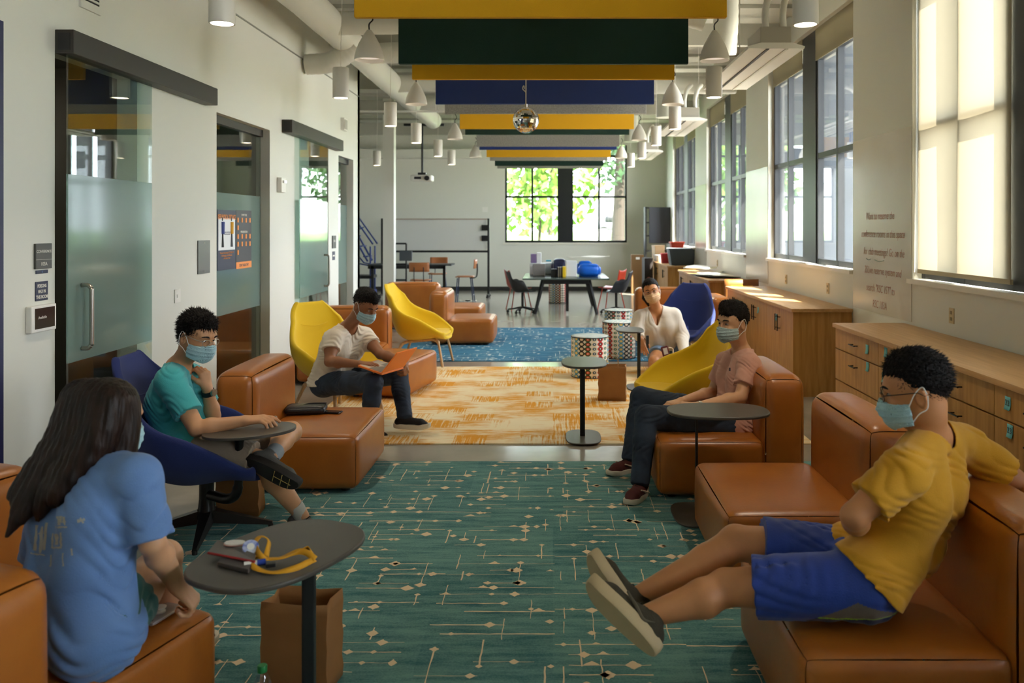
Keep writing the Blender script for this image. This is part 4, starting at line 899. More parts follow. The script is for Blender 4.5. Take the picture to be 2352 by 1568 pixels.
t = thing('tube', 'small blue capped tube next to the button badge', 'tube', tuple(U(583, 1302, .012)), .4); MB().cyl((-.03, 0, 0), (.03, 0, 0), .009).build('body', M_white, t); MB().cyl((.01, 0, 0), (.036, 0, 0), .0105).build('cap', mat('badge_blue2', '#23409a', .4), t)

# ============================ CABINETS =====================================
M_hand = mat('handle_black', '#15120f', .4, metal=.4)
M_post = mat('sticky_teal', '#6fbcc0', .7)
XC = 2.45
def cabinet(label, y0, y1, cols, kind, stick=()):
    t = thing('cabinet', label, 'cabinet', (2.78, (y0+y1)/2, 0)); off = np.array(t.location)
    MB().box(XC+.045, XR-.01, y0+.03, y1-.01, .0, .875).build('body', M_wood, t, 0, off=off)
    rbox(MB(), XC, XR-.01, y0, y1, .873, .91, .004, 0, 6).build('worktop', M_woodtop, t, 30, off=off)
    MB().box(XC+.09, XC+.1, y0+.04, y1-.02, 0, .08).build('plinth', M_blk, t, 0, off=off)
    e = .003
    for i in range(len(cols)-1):
        a, b = sorted((cols[i], cols[i+1])); 
        if kind == 'drawers':
            for z0, z1 in ((.695, .868), (.425, .69), (.09, .42)):
                d = MB().box(XC+.025, XC+.047, a+e, b-e, z0+e, z1-e).build('drawer', M_wood, t, 0, off=off, bevel=.001); yc = (a+b)/2; zc = z1-.085 if z1 < .8 else (z0+z1)/2
                h = MB().tube([(XC-.008, yc-.065, zc), (XC-.008, yc+.065, zc)], .0055, 8)
                for s_ in (-.05, .05): h.tube([(XC-.008, yc+s_, zc), (XC+.026, yc+s_, zc)], .0045, 8)
                h.build('handle', M_hand, d, off=off)
        else:
            d = MB().box(XC+.025, XC+.047, a+e, b-e, .09, .868).build('door', M_wood, t, 0, off=off, bevel=.001); yc = b-.045 if i % 2 == 0 else a+.045
            if cols[0] > cols[-1]: yc = a+.045 if i % 2 == 0 else b-.045
            h = MB().tube([(XC-.01, yc, .62), (XC-.01, yc, .80)], .0065, 8)
            for z in (.65, .77): h.tube([(XC-.01, yc, z), (XC+.026, yc, z)], .0045, 8)
            h.build('handle', M_hand, d, off=off)
    return t
cabinet('near oak drawer cabinet under the shaded window', 3.05, 7.46, [7.45, 6.47, 5.62, 4.77, 3.92, 3.07], 'drawers')
c2 = [8.76, 9.3, 9.86, 10.4, 10.96, 11.5, 12.06]
cabinet('oak door cabinet with patches of sunlight on its top', 8.73, 12.09, c2, 'doors')
cabinet('oak cabinet with loose white papers on its top', 13.4, 16.7, [13.43, 14.0, 14.55, 15.1, 15.65, 16.2, 16.68], 'doors')
cabinet('farthest oak cabinet with a grey tub on it', 18.3, 21.2, [18.33, 18.9, 19.5, 20.1, 20.65, 21.18], 'doors')
sn = None
for x, y, lab, w_ in [(1991, 802, 'teal sticky note on the top far drawer of the near cabinet', ''), (2034, 809, 'teal sticky note on the second top drawer of the near cabinet', ''), (1992, 842, 'teal sticky note on the middle far drawer, below another note', ''), (2029, 867, 'teal sticky note beside the forehead of the man in mustard', ''), (2314, 926, 'teal sticky note with a number on the top drawer at the right edge', '22'), (2319, 990, 'teal sticky note reading 23 on the middle drawer at the right edge', '23'),
                       (1741, 712, 'teal sticky note behind a handle of the sunlit cabinet, farther of two', ''), (1783, 728, 'teal sticky note behind a handle of the sunlit cabinet, nearer of two', '')]:
    D = (XC+.02)*FPX/(x-CX); p = P(x, y, D); t = thing('sticky_note', lab, 'sticky note', (XC+.022, D, p[2]), group=None)
    G = [[(-.001-.008*max(0, -v)**2, u*.028, v*.036) for v in np.linspace(-1, 1, 6)] for u in (-1, 1)]
    o = MB().grid(G).build('note', M_post, t, 60); q = o.modifiers.new('t', 'SOLIDIFY'); q.thickness = .001
    if w_:
        me = text_mesh(w_, .045); me.transform(frameM((-.0035, 0, -.012), (0, -1, 0), (0, 0, 1))); me.materials.append(mat('ink', '#3a4a50', .6)); link('number', me, t, 0)
# things on the cabinets
def paper(label, loc, rz, w, h, t_=.004, m=None, tilt=0):
    t = thing('paper_sheet', label, 'paper', loc, rz); G = [[(x, y, .004+.012*math.sin(x*9+tilt)*math.sin(y*5)+(.05*tilt*x)) for y in np.linspace(-h/2, h/2, 8)] for x in np.linspace(-w/2, w/2, 10)]
    o = MB().grid(G).build('sheet', m or mat('paper_white', '#e9e6da', .7), t, 180); q = o.modifiers.new('t', 'SOLIDIFY'); q.thickness = t_; return t
M_pad = mat('black_board', '#202020', .6)
paper('black backing board under white papers on the cabinet', (2.72, 14.3, .925), .2, .5, 1.0, .01, M_pad)
paper('large white paper on a black board, nearest on the cabinet', (2.74, 14.25, .945), .2, .44, .9)
paper('large white paper farther back on the cabinet', (2.82, 15.2, .93), -.3, .4, .8)
paper('crumpled white paper heap on the cabinet', (2.7, 15.6, .99), .7, .35, .5, .03, tilt=1)
def tub(label, loc, c, w, d, h, kind='tub', rz=0, lid=None, taper=.82):
    t = thing('storage_tub' if kind == 'tub' else 'box', label, 'tub' if kind == 'tub' else 'box', loc, rz); m = mat(c if c[0] != '#' else 'plastic_'+c[1:], c, .5)
    rings = [np.array([(sx*w/2*f, sy*d/2*f, z) for sx, sy in ((-1, -1), (1, -1), (1, 1), (-1, 1))]) for f, z in ((taper, 0), (1, h), (1.06, h), (1.06, h-.02))]
    MB().ring_loft(rings[:2]).build('body', m, t, 0, bevel=.01); MB().box(-w*.53, w*.53, -d*.53, d*.53, h-.02, h+.004).build('rim', mat('plastic_'+(lid or c)[1:], lid or c, .5), t, 0, bevel=.004); return t
tub('slate grey plastic tub on the far cabinet', (2.83, 18.75, .912), '#44535e', .58, .42, .36)
tub('red lid box piled on the grey tub', (2.76, 18.95, 1.285), '#d8482c', .3, .3, .13, 'box')
tub('red box reflected beside the pier on the far cabinet', (2.9, 20.6, .912), '#d6553a', .25, .3, .2, 'box')
tub('white plastic tub behind the grey one', (2.88, 19.5, .912), '#dfe3e4', .5, .4, .35)
tub('crimson box on the far cabinet left of the grey tub', (2.62, 19.8, .912), '#b82a34', .22, .3, .22, 'box')
tub('white carton on the far cabinet edge', (2.6, 20.5, .912), '#e6e0d4', .25, .3, .16, 'box', .3)
tub('kraft carton tilted on the far cabinet', (2.6, 21.0, .912), '#b89a70', .25, .25, .38, 'box', .2, taper=1)
t = thing('monitor_cart', 'tall black shelf unit with a dark panel in the far right corner', 'shelf', (2.78, 22.6, 0)); 
MB().box(-.35, -.31, -.2, .2, 0, 2.28).build('side_panel', M_blk, t, 0); MB().box(-.25, .38, -.24, -.2, 1.32, 2.27).build('screen_panel', mat('slate_panel', '#3b3e46', .45), t, 0, bevel=.01); MB().box(.33, .37, -.2, .2, 0, 2.28).build('side_panel', M_blk, t, 0)
for z in (.1, .6, 1.1, 1.5, 1.85, 2.24): MB().box(-.31, .33, -.2, .2, z, z+.03).build('shelf', M_blk, t, 0)
t = thing('carton', 'tall brown carton standing on the floor in the far right corner', 'box', (2.22, 22.4, 0)); MB().box(-.16, .16, -.15, .15, 0, 1.02).build('body', mat('carton_brown', '#7a5a34', .8), t, 0, bevel=.004); MB().box(-.05, .05, -.153, -.15, .9, .96).build('carton_label', M_white, t, 0)
t = thing('carton', 'black carton with a round sticker at the end of the far cabinet', 'box', (2.3, 20.7, 0)); MB().box(-.1, .1, -.3, .3, 0, 1.0).build('body', mat('carton_black', '#2a2320', .7), t, 0, bevel=.004); MB().cyl((-.0, -.302, .5), (-.0, -.304, .5), .05).build('sticker', mat('sticker_red', '#c06a58', .6), t)

# ============================ FAR TABLE AND CHAIRS ==========================
t = thing('work_table', 'big dark work table with angled legs in front of the far window', 'table', (.26, 17.95, 0))
MB().box(-.87, .87, -.95, .95, .69, .72).build('tabletop', mat('greygreen_top', '#4d5a55', .2), t, 0, bevel=.005); MB().box(-.5, .5, -.85, -.78, .60, .69).box(-.5, .5, .78, .85, .60, .69).build('apron', M_blk, t, 0)
for sx in (-1, 1):
    for sy in (-1, 1): MB().tube([(sx*.46, sy*.82, .68), (sx*.62, sy*.92, 0)], [.045, .03], 4).build('leg', M_blk, t, 0)
MB().box(.0, .06, -.8, -.74, .05, .62).build('centre_leg', M_blk, t, 0)
TY = 17.6
def tb(name, lab, x0, x1, y0, y1, c, d=17.4, cat='box', th=.25, par=None, zb=.722):
    """box on the table whose face fills those columns and rows of the photo"""
    a = P(x0, y1, d); b = P(x1, y0, d); t = thing(name, lab, cat, ((a[0]+b[0])/2, d+th/2, zb)); w_ = (b[0]-a[0])/2; h = max(b[2]-zb, .03)
    MB().box(-w_, w_, -th/2, th/2, 0, h).build('body', mat('pl_'+c[1:], c, .6), t, 0, bevel=.008); return t, w_, h, th
tb('box', 'tall white box in the middle of the far table', 1300, 1325, 599, 634, '#e4e8ee', 17.5)
r = tb('book', 'yellow and white book standing left of the white box on the far table', 1292, 1299.5, 612, 635, '#edc823', 17.4, 'book', .2)
r = tb('box', 'black box left of the yellow book on the far table', 1266, 1279, 618, 635, '#1a1a18', 17.5)
for k in range(5): tb('book', ['dark ribbed book stack on the far table, leftmost spine', 'cream spine second in the book row on the far table', 'dark spine in the middle of the book row on the far table', 'cream spine fourth in the book row on the far table', 'dark spine next to the yellow book on the far table'][k], 1280+k*2.3, 1282+k*2.3, 613, 635, ['#2a2622', '#cfc3ad', '#2a2622', '#cfc3ad', '#1d1a18'][k], 17.45, 'book', .18)
tb('crate', 'grey tote with a black slot at the left of the far table', 1224, 1252, 606, 634, '#8c8784', 17.8, 'tote'); tb('box', 'purple box stacked behind the grey tote', 1219, 1232, 583, 605, '#7d6a94', 18.3, 'box', .2, zb=.95); tb('box', 'white box beside the purple one behind the grey tote', 1232.5, 1243, 580, 605, '#eceef0', 18.3, 'box', .2, zb=.95)
tb('box', 'pale tray under the purple and white boxes', 1217, 1246, 604, 630, '#cfd3d4', 18.25, 'tray', .3)
tb('box', 'white tray of teal tape rolls on the far table', 1246, 1274, 604, 620, '#d4dde0', 18.4, 'tray', .3); tb('roll', 'teal tape roll on the tray', 1254, 1266, 597, 604, '#2f97b5', 18.45, 'tape', .1, zb=1.0)
for lab, x0, x1, y0, y1, c, d in [('shiny blue bag lying on the right of the far table', 1330, 1379, 608, 634, '#1668d8', 17.5), ('navy backpack lying behind the book row', 1268, 1302, 596, 618, '#39406a', 18.1), ('second blue bag on top of the other one', 1326, 1362, 601, 612, '#2272dc', 17.75)]:
    a = P(x0, y1, d); b = P(x1, y0, d); t = thing('bag', lab, 'bag', ((a[0]+b[0])/2, d+.15, .722)); g = rbox(MB(), -(b[0]-a[0])/2, (b[0]-a[0])/2, -.15, .15, 0, b[2]-.722, .1, .02, 12); o = g.build('bag_body', mat('bag_'+c[1:], c, .3, bump=.6, bscale=14), t); weld(o)
t = paper('large curled white paper sheet on top of the blue bags', tuple(P(1350, 590, 18.0)), .15, .85, .5, .004, tilt=.4)
def task_chair(label, loc, rz, c):
    t = thing('swivel_chair', label, 'chair', loc, rz); m = mat('shell_'+c[1:], c, .45)
    cen = smooth_path([(.22, .44), (.05, .43), (-.16, .45), (-.24, .62), (-.30, .84)], 6); G = []
    for i, p in enumerate(cen):
        f = i/(len(cen)-1); arm = .2*math.exp(-((f-.5)/.2)**2); G.append([(p[0]+.12*arm/.2*abs(q)**3, q*(.24-.03*f), p[1]+arm*abs(q)**2.5+.02*abs(q)**2) for q in np.linspace(-1, 1, 13)])
    o = MB().grid(G).build('shell', m, t, 180); q = o.modifiers.new('t', 'SOLIDIFY'); q.thickness = .012
    MB().cyl((0, 0, .1), (0, 0, .43), .025).build('gas_column', M_blk, t)
    for k in range(5):
        a = 2*pi*k/5+.3; e = (.30*math.cos(a), .30*math.sin(a), .07); b_ = MB().tube([(0, 0, .12), e], [.022, .014], 8).build('base_spoke', M_blk, t); MB().sphere((e[0], e[1], .032), .032, 8).build('caster', M_rub, b_)
    return t
task_chair('black shell swivel chair left of the big work table', (-.62, 17.3, 0), .25, '#2b2c2d')
task_chair('grey-blue shell swivel chair right of the big work table', (1.28, 17.2, 0), 2.9, '#333a44')
def leg_chair(label, loc, rz, c):
    t = thing('shell_chair', label, 'chair', loc, rz); m = mat('shell_'+c[1:], c, .45)
    cen = smooth_path([(.22, .45), (.03, .44), (-.17, .46), (-.22, .62), (-.26, .82)], 5); G = [[(p[0], q*.22, p[1]+.03*abs(q)**2) for q in np.linspace(-1, 1, 9)] for p in cen]
    o = MB().grid(G).build('shell', m, t, 180); q = o.modifiers.new('t', 'SOLIDIFY'); q.thickness = .012
    for sx, sy in ((1, 1), (1, -1), (-1, 1), (-1, -1)): MB().tube([(sx*.14, sy*.16, .44), (sx*.22, sy*.23, 0)], .011, 8).build('leg', m, t)
    return t
leg_chair('red four-legged chair behind the black swivel chair on the left', (-.72, 18.0, 0), .3, '#b23d28'); leg_chair('red four-legged chair behind the grey-blue swivel chair on the right', (1.25, 18.2, 0), 2.7, '#c8402a')
# left group: counter chairs, dark table, rolling frame, monitor arm, stair
M_ply = mat('ply_orange', '#a8683a', .45); M_blt = mat('blue_tube', '#22365e', .4)
def ply_chair(label, loc, rz, hs=.64):
    t = thing('ply_chair', label, 'chair', loc, rz)
    G = [[(x, y, hs+.01*abs(y/.2)**2) for y in np.linspace(-.2, .2, 7)] for x in np.linspace(-.19, .2, 7)]; o = MB().grid(G).build('seat', M_ply, t, 180); q = o.modifiers.new('t', 'SOLIDIFY'); q.thickness = .02
    G = [[(-.23+.04*abs(y/.21)**2-.15*(z-.8)*.5, y, z+hs-.64) for y in np.linspace(-.21, .21, 9)] for z in np.linspace(.84, 1.04, 5)]; o = MB().grid(G).build('backrest', M_ply, t, 180); q = o.modifiers.new('t', 'SOLIDIFY'); q.thickness = .015
    for sy in (-1, 1):
        MB().tube([(.16, sy*.16, hs-.01), (.2, sy*.2, 0)], .012, 8).build('leg', M_blt, t); MB().tube([(-.13, sy*.16, hs-.01), (-.2, sy*.2, 0)], .012, 8).build('leg', M_blt, t)
        MB().tube(smooth_path([(-.1, sy*.1, hs-.012), (-.23, sy*.1, hs), (-.26, sy*.1, hs+.12), (-.26, sy*.1, hs+.3)], 5), .009, 8).build('back_support', M_blk, t)
    MB().tube([(.18, -.18, .25), (.18, .18, .25)], .009, 8).tube([(-.175, -.18, .25), (-.175, .18, .25)], .009, 8).build('stretcher', M_blt, t); return t
ply_chair('orange plywood stool chair seen from the side in front of the far wall', (-1.93, 18.75, 0), pi)
ply_chair('orange plywood chair seen from behind at the dark table', (-2.83, 18.2, 0), pi/2, .60)
ply_chair('orange plywood chair behind it at the dark table', (-2.75, 20.3, 0), -pi/2, .62)
cy = 12.7; t = thing('ply_chair', 'wooden chair with a yellow strip between the two oak cabinets', 'chair', (2.78, 12.75, 0), pi/2)
MB().box(-.2, .2, -.2, .2, .44, .46).build('seat', M_wood, t, 0, bevel=.01); G = [[(-.2-.02*(1-abs(y/.25)**2), y, z) for y in np.linspace(-.25, .25, 9)] for z in np.linspace(.62, .98, 5)]; o = MB().grid(G).build('backrest', mat('walnut_ply', '#8a5a2c', .4), t, 180); q = o.modifiers.new('t', 'SOLIDIFY'); q.thickness = .02
MB().box(-.245, -.235, -.16, .16, .84, .89).build('yellow_strip', M_yel, t, 0)
for sx, sy in ((1, 1), (1, -1), (-1, 1), (-1, -1)): MB().cyl((sx*.18, sy*.18, 0), (sx*.18, sy*.18, .44), .014).build('leg', M_blk, t)
t = thing('table', 'dark narrow table behind the plywood chairs', 'table', (-3.25, 19.6, 0)); MB().box(-.95, .95, -.35, .35, .87, .90).build('tabletop', mat('slate_top', '#3a3f42', .4), t, 0)
MB().box(-.95, .8, -.3, -.26, .8, .87).build('apron', M_blk, t, 0)
for sx in (-.85, .78): MB().box(sx-.03, sx+.03, -.3, -.25, 0, .87).build('leg', M_blk, t, 0)
XA, XB = P(878, 0, 21.0)[0], P(1122, 0, 21.0)[0]
t = thing('rolling_whiteboard', 'large rolling whiteboard on a black frame against the far wall', 'whiteboard', ((XA+XB)/2, 21.0, 0)); w_ = (XB-XA)/2
MB().box(-w_+.05, w_-.05, .0, .02, 1.18, 1.93).build('board', mat('board_white', '#dfe0da', .25), t, 0)
for sx in (-w_, w_): 
    MB().box(sx-.025, sx+.025, -.03, .03, .08, 1.96).build('post', M_blk, t, 0)
    MB().box(sx-.025, sx+.025, -.35, .35, .06, .10).build('foot', M_blk, t, 0)
    for sy in (-.33, .33): MB().sphere((sx, sy, .04), .04, 8).build('caster', M_rub, t)
    s_ = 1 if sx < 0 else -1
    for z in (1.40, 1.66): MB().box(sx+(0 if s_ > 0 else -.17), sx+(.17 if s_ > 0 else 0), -.04, -.02, z, z+.14).build('bracket', M_blk, t, 0)
MB().box(-w_, w_, -.02, .02, 1.12, 1.17).build('lower_rail', M_blk, t, 0); MB().box(-w_, w_, -.01, .03, 1.93, 1.955).build('top_rail', mat('rail_tan', '#a89684', .5), t, 0)
p = P(915, 595, 18.6); t = thing('equipment_stand', 'black equipment stand with a grey box beside the white column', 'stand', (p[0], 18.9, 0))
for x in (-.12, .12): MB().box(x-.015, x+.015, -.02, .02, 0, 1.38).build('post', M_blk, t, 0)
for z in (.55, .9, 1.36): MB().box(-.12, .12, -.02, .02, z, z+.04).build('crossbar', M_blk, t, 0)
MB().box(-.02, .26, -.08, -.02, 1.0, 1.22).build('equipment_box', mat('box_grey', '#4a4f54', .5), t, 0, bevel=.01)
MB().tube([(-.12, 0, .03), (-.12, -.3, .03)], .015).tube([(.12, 0, .03), (.12, -.3, .03)], .015).build('foot', M_blk, t)
t = thing('rolling_stair', 'blue tubular rolling stair behind the white column', 'ladder', (-4.6, 20.0, 0)); M_bl = mat('stair_blue', '#2a3f7c', .4); dx = .9
for yv in (-.25, .25):
    MB().tube([(-.55, yv, 2.45), (.30, yv, .95)], .022).build('side_rail', M_bl, t); MB().tube([(-.40, yv, 2.5), (.42, yv, 1.35)], .018).build('hand_rail', M_bl, t); MB().tube([(-.62, yv, 1.75), (.1, yv, .9), (.34, yv, .85)], .018).build('lower_rail', M_bl, t)
    MB().tube([(.1, yv, 1.75), (-.6, yv, 1.4)], .014).build('brace', M_bl, t); MB().tube([(.36, yv, .0), (.36, yv, 1.3)], .02).build('post', M_bl, t); MB().tube([(-.6, yv, .0), (-.6, yv, 2.5)], .02).build('post', M_bl, t)
for k in range(6): z = 1.05+.24*k; MB().box(.19-.135*k, .30-.135*k, -.25, .25, z, z+.025).build('tread', M_bl, t, 0)
MB().box(-.7, .4, -.3, .3, .55, .62).build('platform', M_blk, t, 0); MB().box(-.7, .4, -.28, .28, .18, .27).build('base_beam', M_bl, t, 0)
t = tub('green bin at the end of the left wall', (-3.2, 14.0, 0), '#2f8a64', .28, .3, .62)[0] if False else tub('green bin at the end of the left wall', (-3.1, 13.6, 0), '#2f8a64', .3, .3, .72)
t = thing('cable_coil', 'loose white cable coil on the floor below the stool chair', 'cable', (-2.0, 20.0, 0)); MB().tube([(.18*math.cos(a)*(1+.2*math.sin(3*a)), .12*math.sin(a), .012+.01*math.sin(5*a)) for a in np.linspace(0, 2*pi, 40, endpoint=False)], .008, 6, closed=True).build('cable', M_white, t); MB().box(-.06, .06, -.03, .03, 0, .03).build('plug', M_blk, t, 0)
# ============================ PEOPLE =======================================
A = lambda *q: np.array(q, float)
def nrm(v): v = np.array(v, float); return v/(np.linalg.norm(v)+1e-12)
class Field:
    """rounded shapes blended into one surface, polygonised with surface nets"""
    def __init__(s, h=.005): s.h = h; s.pr = []; s.post = []
    def rc(s, a, b, ra, rb, k=.02, cut=None, sub=False, sq=None): s.pr.append(('rc', A(*a), A(*b), ra, rb, k, cut, sub, sq)); return s
    def el(s, c, r, R=None, k=.02, cut=None, sub=False): s.pr.append(('el', A(*c), A(*r), (np.eye(3) if R is None else np.array(R)), None, k, cut, sub, None)); return s
    def cutp(s, p, n, k=.004): s.post.append(('plane', A(*p), nrm(n), k)); return s
    def fn(s, f): s.post.append(('fn', f)); return s
    def run(s, name, off=(0, 0, 0), smooth=1):
        h = s.h; lo = A(9, 9, 9)*9; hi = -lo
        for p in s.pr:
            if p[7]: continue
            if p[0] == 'rc':
                r = max(p[3], p[4]); lo = np.minimum(lo, np.minimum(p[1], p[2])-r); hi = np.maximum(hi, np.maximum(p[1], p[2])+r)
            else: r = p[2].max(); lo = np.minimum(lo, p[1]-r); hi = np.maximum(hi, p[1]+r)
        lo -= .03; hi += .03; n = np.ceil((hi-lo)/h).astype(int)+1; F = np.full(n, .2, np.float32)
        ax = [lo[i]+h*np.arange(n[i]) for i in range(3)]
        for ty, a, b, c, d, k, cut, sub, sq in s.pr:
            if ty == 'rc': r = max(c, d); l0 = np.minimum(a, b)-r; h0 = np.maximum(a, b)+r
            else: r = b.max(); l0 = a-r; h0 = a+r
            mgn = .035+k; i0 = np.clip(((l0-mgn-lo)/h).astype(int), 0, n-1); i1 = np.clip(((h0+mgn-lo)/h).astype(int)+1, 1, n)
            X, Y, Z = np.meshgrid(ax[0][i0[0]:i1[0]], ax[1][i0[1]:i1[1]], ax[2][i0[2]:i1[2]], indexing='ij', sparse=True)
            if ty == 'rc':
                ab = b-a; L2 = float(ab@ab)+1e-9; px, py, pz = X-a[0], Y-a[1], Z-a[2]
                t = np.clip((px*ab[0]+py*ab[1]+pz*ab[2])/L2, 0, 1)
                dx, dy, dz = px-t*ab[0], py-t*ab[1], pz-t*ab[2]
                if sq is not None: # flatten along a direction
                    q = sq[0]; e = (dx*q[0]+dy*q[1]+dz*q[2])*(1/sq[1]-1); dx = dx+e*q[0]; dy = dy+e*q[1]; dz = dz+e*q[2]
                D = np.sqrt(dx*dx+dy*dy+dz*dz)-(c+(d-c)*t)
            else:
                R = c; q = [(X-a[0])*R[0, i]+(Y-a[1])*R[1, i]+(Z-a[2])*R[2, i] for i in range(3)]
                k0 = np.sqrt(sum((q[i]/b[i])**2 for i in range(3))); k1 = np.sqrt(sum((q[i]/b[i]**2)**2 for i in range(3)))+1e-9
                D = k0*(k0-1)/k1
            if cut is not None:
                cs = cut if isinstance(cut, list) else [cut]
                for cp, cn in cs: D = np.maximum(D, (X-cp[0])*cn[0]+(Y-cp[1])*cn[1]+(Z-cp[2])*cn[2])
            sl = tuple(slice(i0[i], i1[i]) for i in range(3)); G = F[sl]
            if sub:
                hh = np.clip(.5-.5*(G+D)/k, 0, 1); F[sl] = G*(1-hh)+(-D)*hh+k*hh*(1-hh)
            else:
                hh = np.clip(.5+.5*(D-G)/k, 0, 1); F[sl] = D*(1-hh)+G*hh-k*hh*(1-hh)
        if s.post:
            near = np.abs(F) < .06; I = np.nonzero(near); Pt = np.stack([ax[i][I[i]] for i in range(3)], -1); v = F[I].astype(float)
            for q in s.post:
                if q[0] == 'plane': v = np.maximum(v, (Pt-q[1])@q[2])
                else: v = q[1](Pt, v)
            F[I] = v
        F[0] = F[-1] = .2; F[:, 0] = F[:, -1] = .2; F[:, :, 0] = F[:, :, -1] = .2
        S = F < 0; c = np.zeros([m-1 for m in n], np.uint8); off8 = [(i, j, k) for i in (0, 1) for j in (0, 1) for k in (0, 1)]
        for o in off8: c += S[o[0]:n[0]-1+o[0], o[1]:n[1]-1+o[1], o[2]:n[2]-1+o[2]]
        act = (c > 0) & (c < 8); I = np.stack(np.nonzero(act), -1); N = len(I)
        if N == 0: return bpy.data.meshes.new(name)
        idx = np.full(c.shape, -1, np.int32); idx[tuple(I.T)] = np.arange(N)
        val = {o: F[I[:, 0]+o[0], I[:, 1]+o[1], I[:, 2]+o[2]].astype(float) for o in off8}
        acc = np.zeros((N, 3)); cnt = np.zeros(N)
        for o in off8:
            for x in range(3):
                if o[x]: continue
                o2 = list(o); o2[x] = 1; o2 = tuple(o2); a, b = val[o], val[o2]; m = (a < 0) != (b < 0); t = np.where(m, a/np.where(m, a-b, 1), 0)
                p = np.tile(np.array(o, float), (N, 1)); p[:, x] += t; acc[m] += p[m]; cnt[m] += 1
        V = lo+h*(I+acc/cnt[:, None]); faces = []
        for x in range(3):
            y, z = (x+1) % 3, (x+2) % 3; sl0 = [slice(1, m-1) for m in n]; sl1 = list(sl0); sl0[x] = slice(0, n[x]-1); sl1[x] = slice(1, n[x])
            s0 = S[tuple(sl0)]; s1 = S[tuple(sl1)]; E = np.stack(np.nonzero(s0 != s1), -1); inside = s0[tuple(E.T)]
            E = E+np.array([1 if i != x else 0 for i in range(3)])
            def cell(dy, dz): q = E.copy(); q[:, y] += dy; q[:, z] += dz; return idx[tuple(q.T)]
            Q = np.stack([cell(-1, -1), cell(0, -1), cell(0, 0), cell(-1, 0)], -1); Q[~inside] = Q[~inside][:, ::-1]; faces.append(Q)
        Fc = np.concatenate(faces); Fc = Fc[(Fc >= 0).all(1)]
        for _ in range(smooth): # light relaxation
            sm = np.zeros_like(V); ct = np.zeros(N)
            for i in range(4):
                for j in (1, 3): np.add.at(sm, Fc[:, i], V[Fc[:, (i+j) % 4]]); np.add.at(ct, Fc[:, i], 1)
            V = V*.5+.5*sm/np.maximum(ct, 1)[:, None]
        me = bpy.data.meshes.new(name); me.vertices.add(N); me.vertices.foreach_set('co', (V-np.array(off)).ravel()); me.loops.add(len(Fc)*4); me.loops.foreach_set('vertex_index', Fc.ravel().astype(np.int32))
        me.polygons.add(len(Fc)); me.polygons.foreach_set('loop_start', np.arange(len(Fc))*4); me.polygons.foreach_set('loop_total', np.full(len(Fc), 4)); me.update(); me.validate(); return me

def add_mesh(name, me, m, par):
    me.materials.append(m); me.polygons.foreach_set('use_smooth', [True]*len(me.polygons)); o = bpy.data.objects.new(name, me); C.objects.link(o); o.parent = par; return o
def lerp(a, b, t): return A(*a)*(1-t)+A(*b)*t
def folds(seed, amp=.004, wl=.06, dirn=None, hollow=.011):
    r = np.random.default_rng(seed); D = [nrm(r.normal(size=3)) for _ in range(6)]; ph = r.random(6)*6
    if dirn is not None: D[0] = nrm(dirn); D[1] = nrm(np.array(dirn)+.5*D[1])
    def f(p, v):
        w = 2*np.pi/wl; warp = 1.3*np.sin(p@D[2]*w*.45+ph[2])+1.1*np.sin(p@D[3]*w*.3+ph[3]); env = .55+.45*np.sin(p@D[4]*w*.35+ph[4])
        g = np.sin(p@D[0]*w+warp*1.6+ph[0]); g2 = np.sin(p@D[1]*w*1.6+warp*2+ph[1])
        v = v+amp*env*(1-np.abs(g))*1.0-amp*.5+amp*.35*g2*env
        return v
    return f
def hollow(t=.010):
    return lambda p, v: np.maximum(v, -(v+t))

def head_frame(c, f, up, s):
    f = nrm(f); r = nrm(np.cross(f, up)); u = np.cross(r, f); return (lambda x, y, z: A(*c)+s*(x*r+y*f+z*u)), np.stack([r, f, u], 1)
def add_head(F, H, R, s, ears=True):
    F.el(H(0, -.012, .035), A(.077, .096, .090)*s, R, .02); F.el(H(0, .012, -.02), A(.068, .080, .092)*s, R, .03)
    F.el(H(0, .040, -.078), A(.044, .044, .036)*s, R, .03); F.el(H(0, .045, .035), A(.062, .048, .05)*s, R, .03)
    F.rc(H(0, .088, .012), H(0, .108, -.030), .009*s, .013*s, .015); F.el(H(0, .085, -.066), A(.025, .016, .014)*s, R, .015)
    for sx in (-1, 1):
        F.el(H(sx*.034, .074, -.028), A(.026, .022, .02)*s, R, .02); F.el(H(sx*.031, .098, .008), A(.017, .012, .011)*s, R, .012, sub=True)
        F.rc(H(sx*.012, .092, .030), H(sx*.048, .080, .028), .008*s, .006*s, .012)
        if ears:
            F.el(H(sx*.078, -.008, -.010), A(.009, .019, .033)*s, R, .006); F.el(H(sx*.085, -.003, -.008), A(.006, .010, .018)*s, R, .004, sub=True)
    F.rc(H(0, -.024, -.05), H(0, -.018, -.09), .053*s, .049*s, .03)
M_eye = mat('eye_white', '#a89a90', .25); M_iris = mat('eye_dark', '#120b08', .15); M_brow = mat('brow_hair', '#17100c', .8)
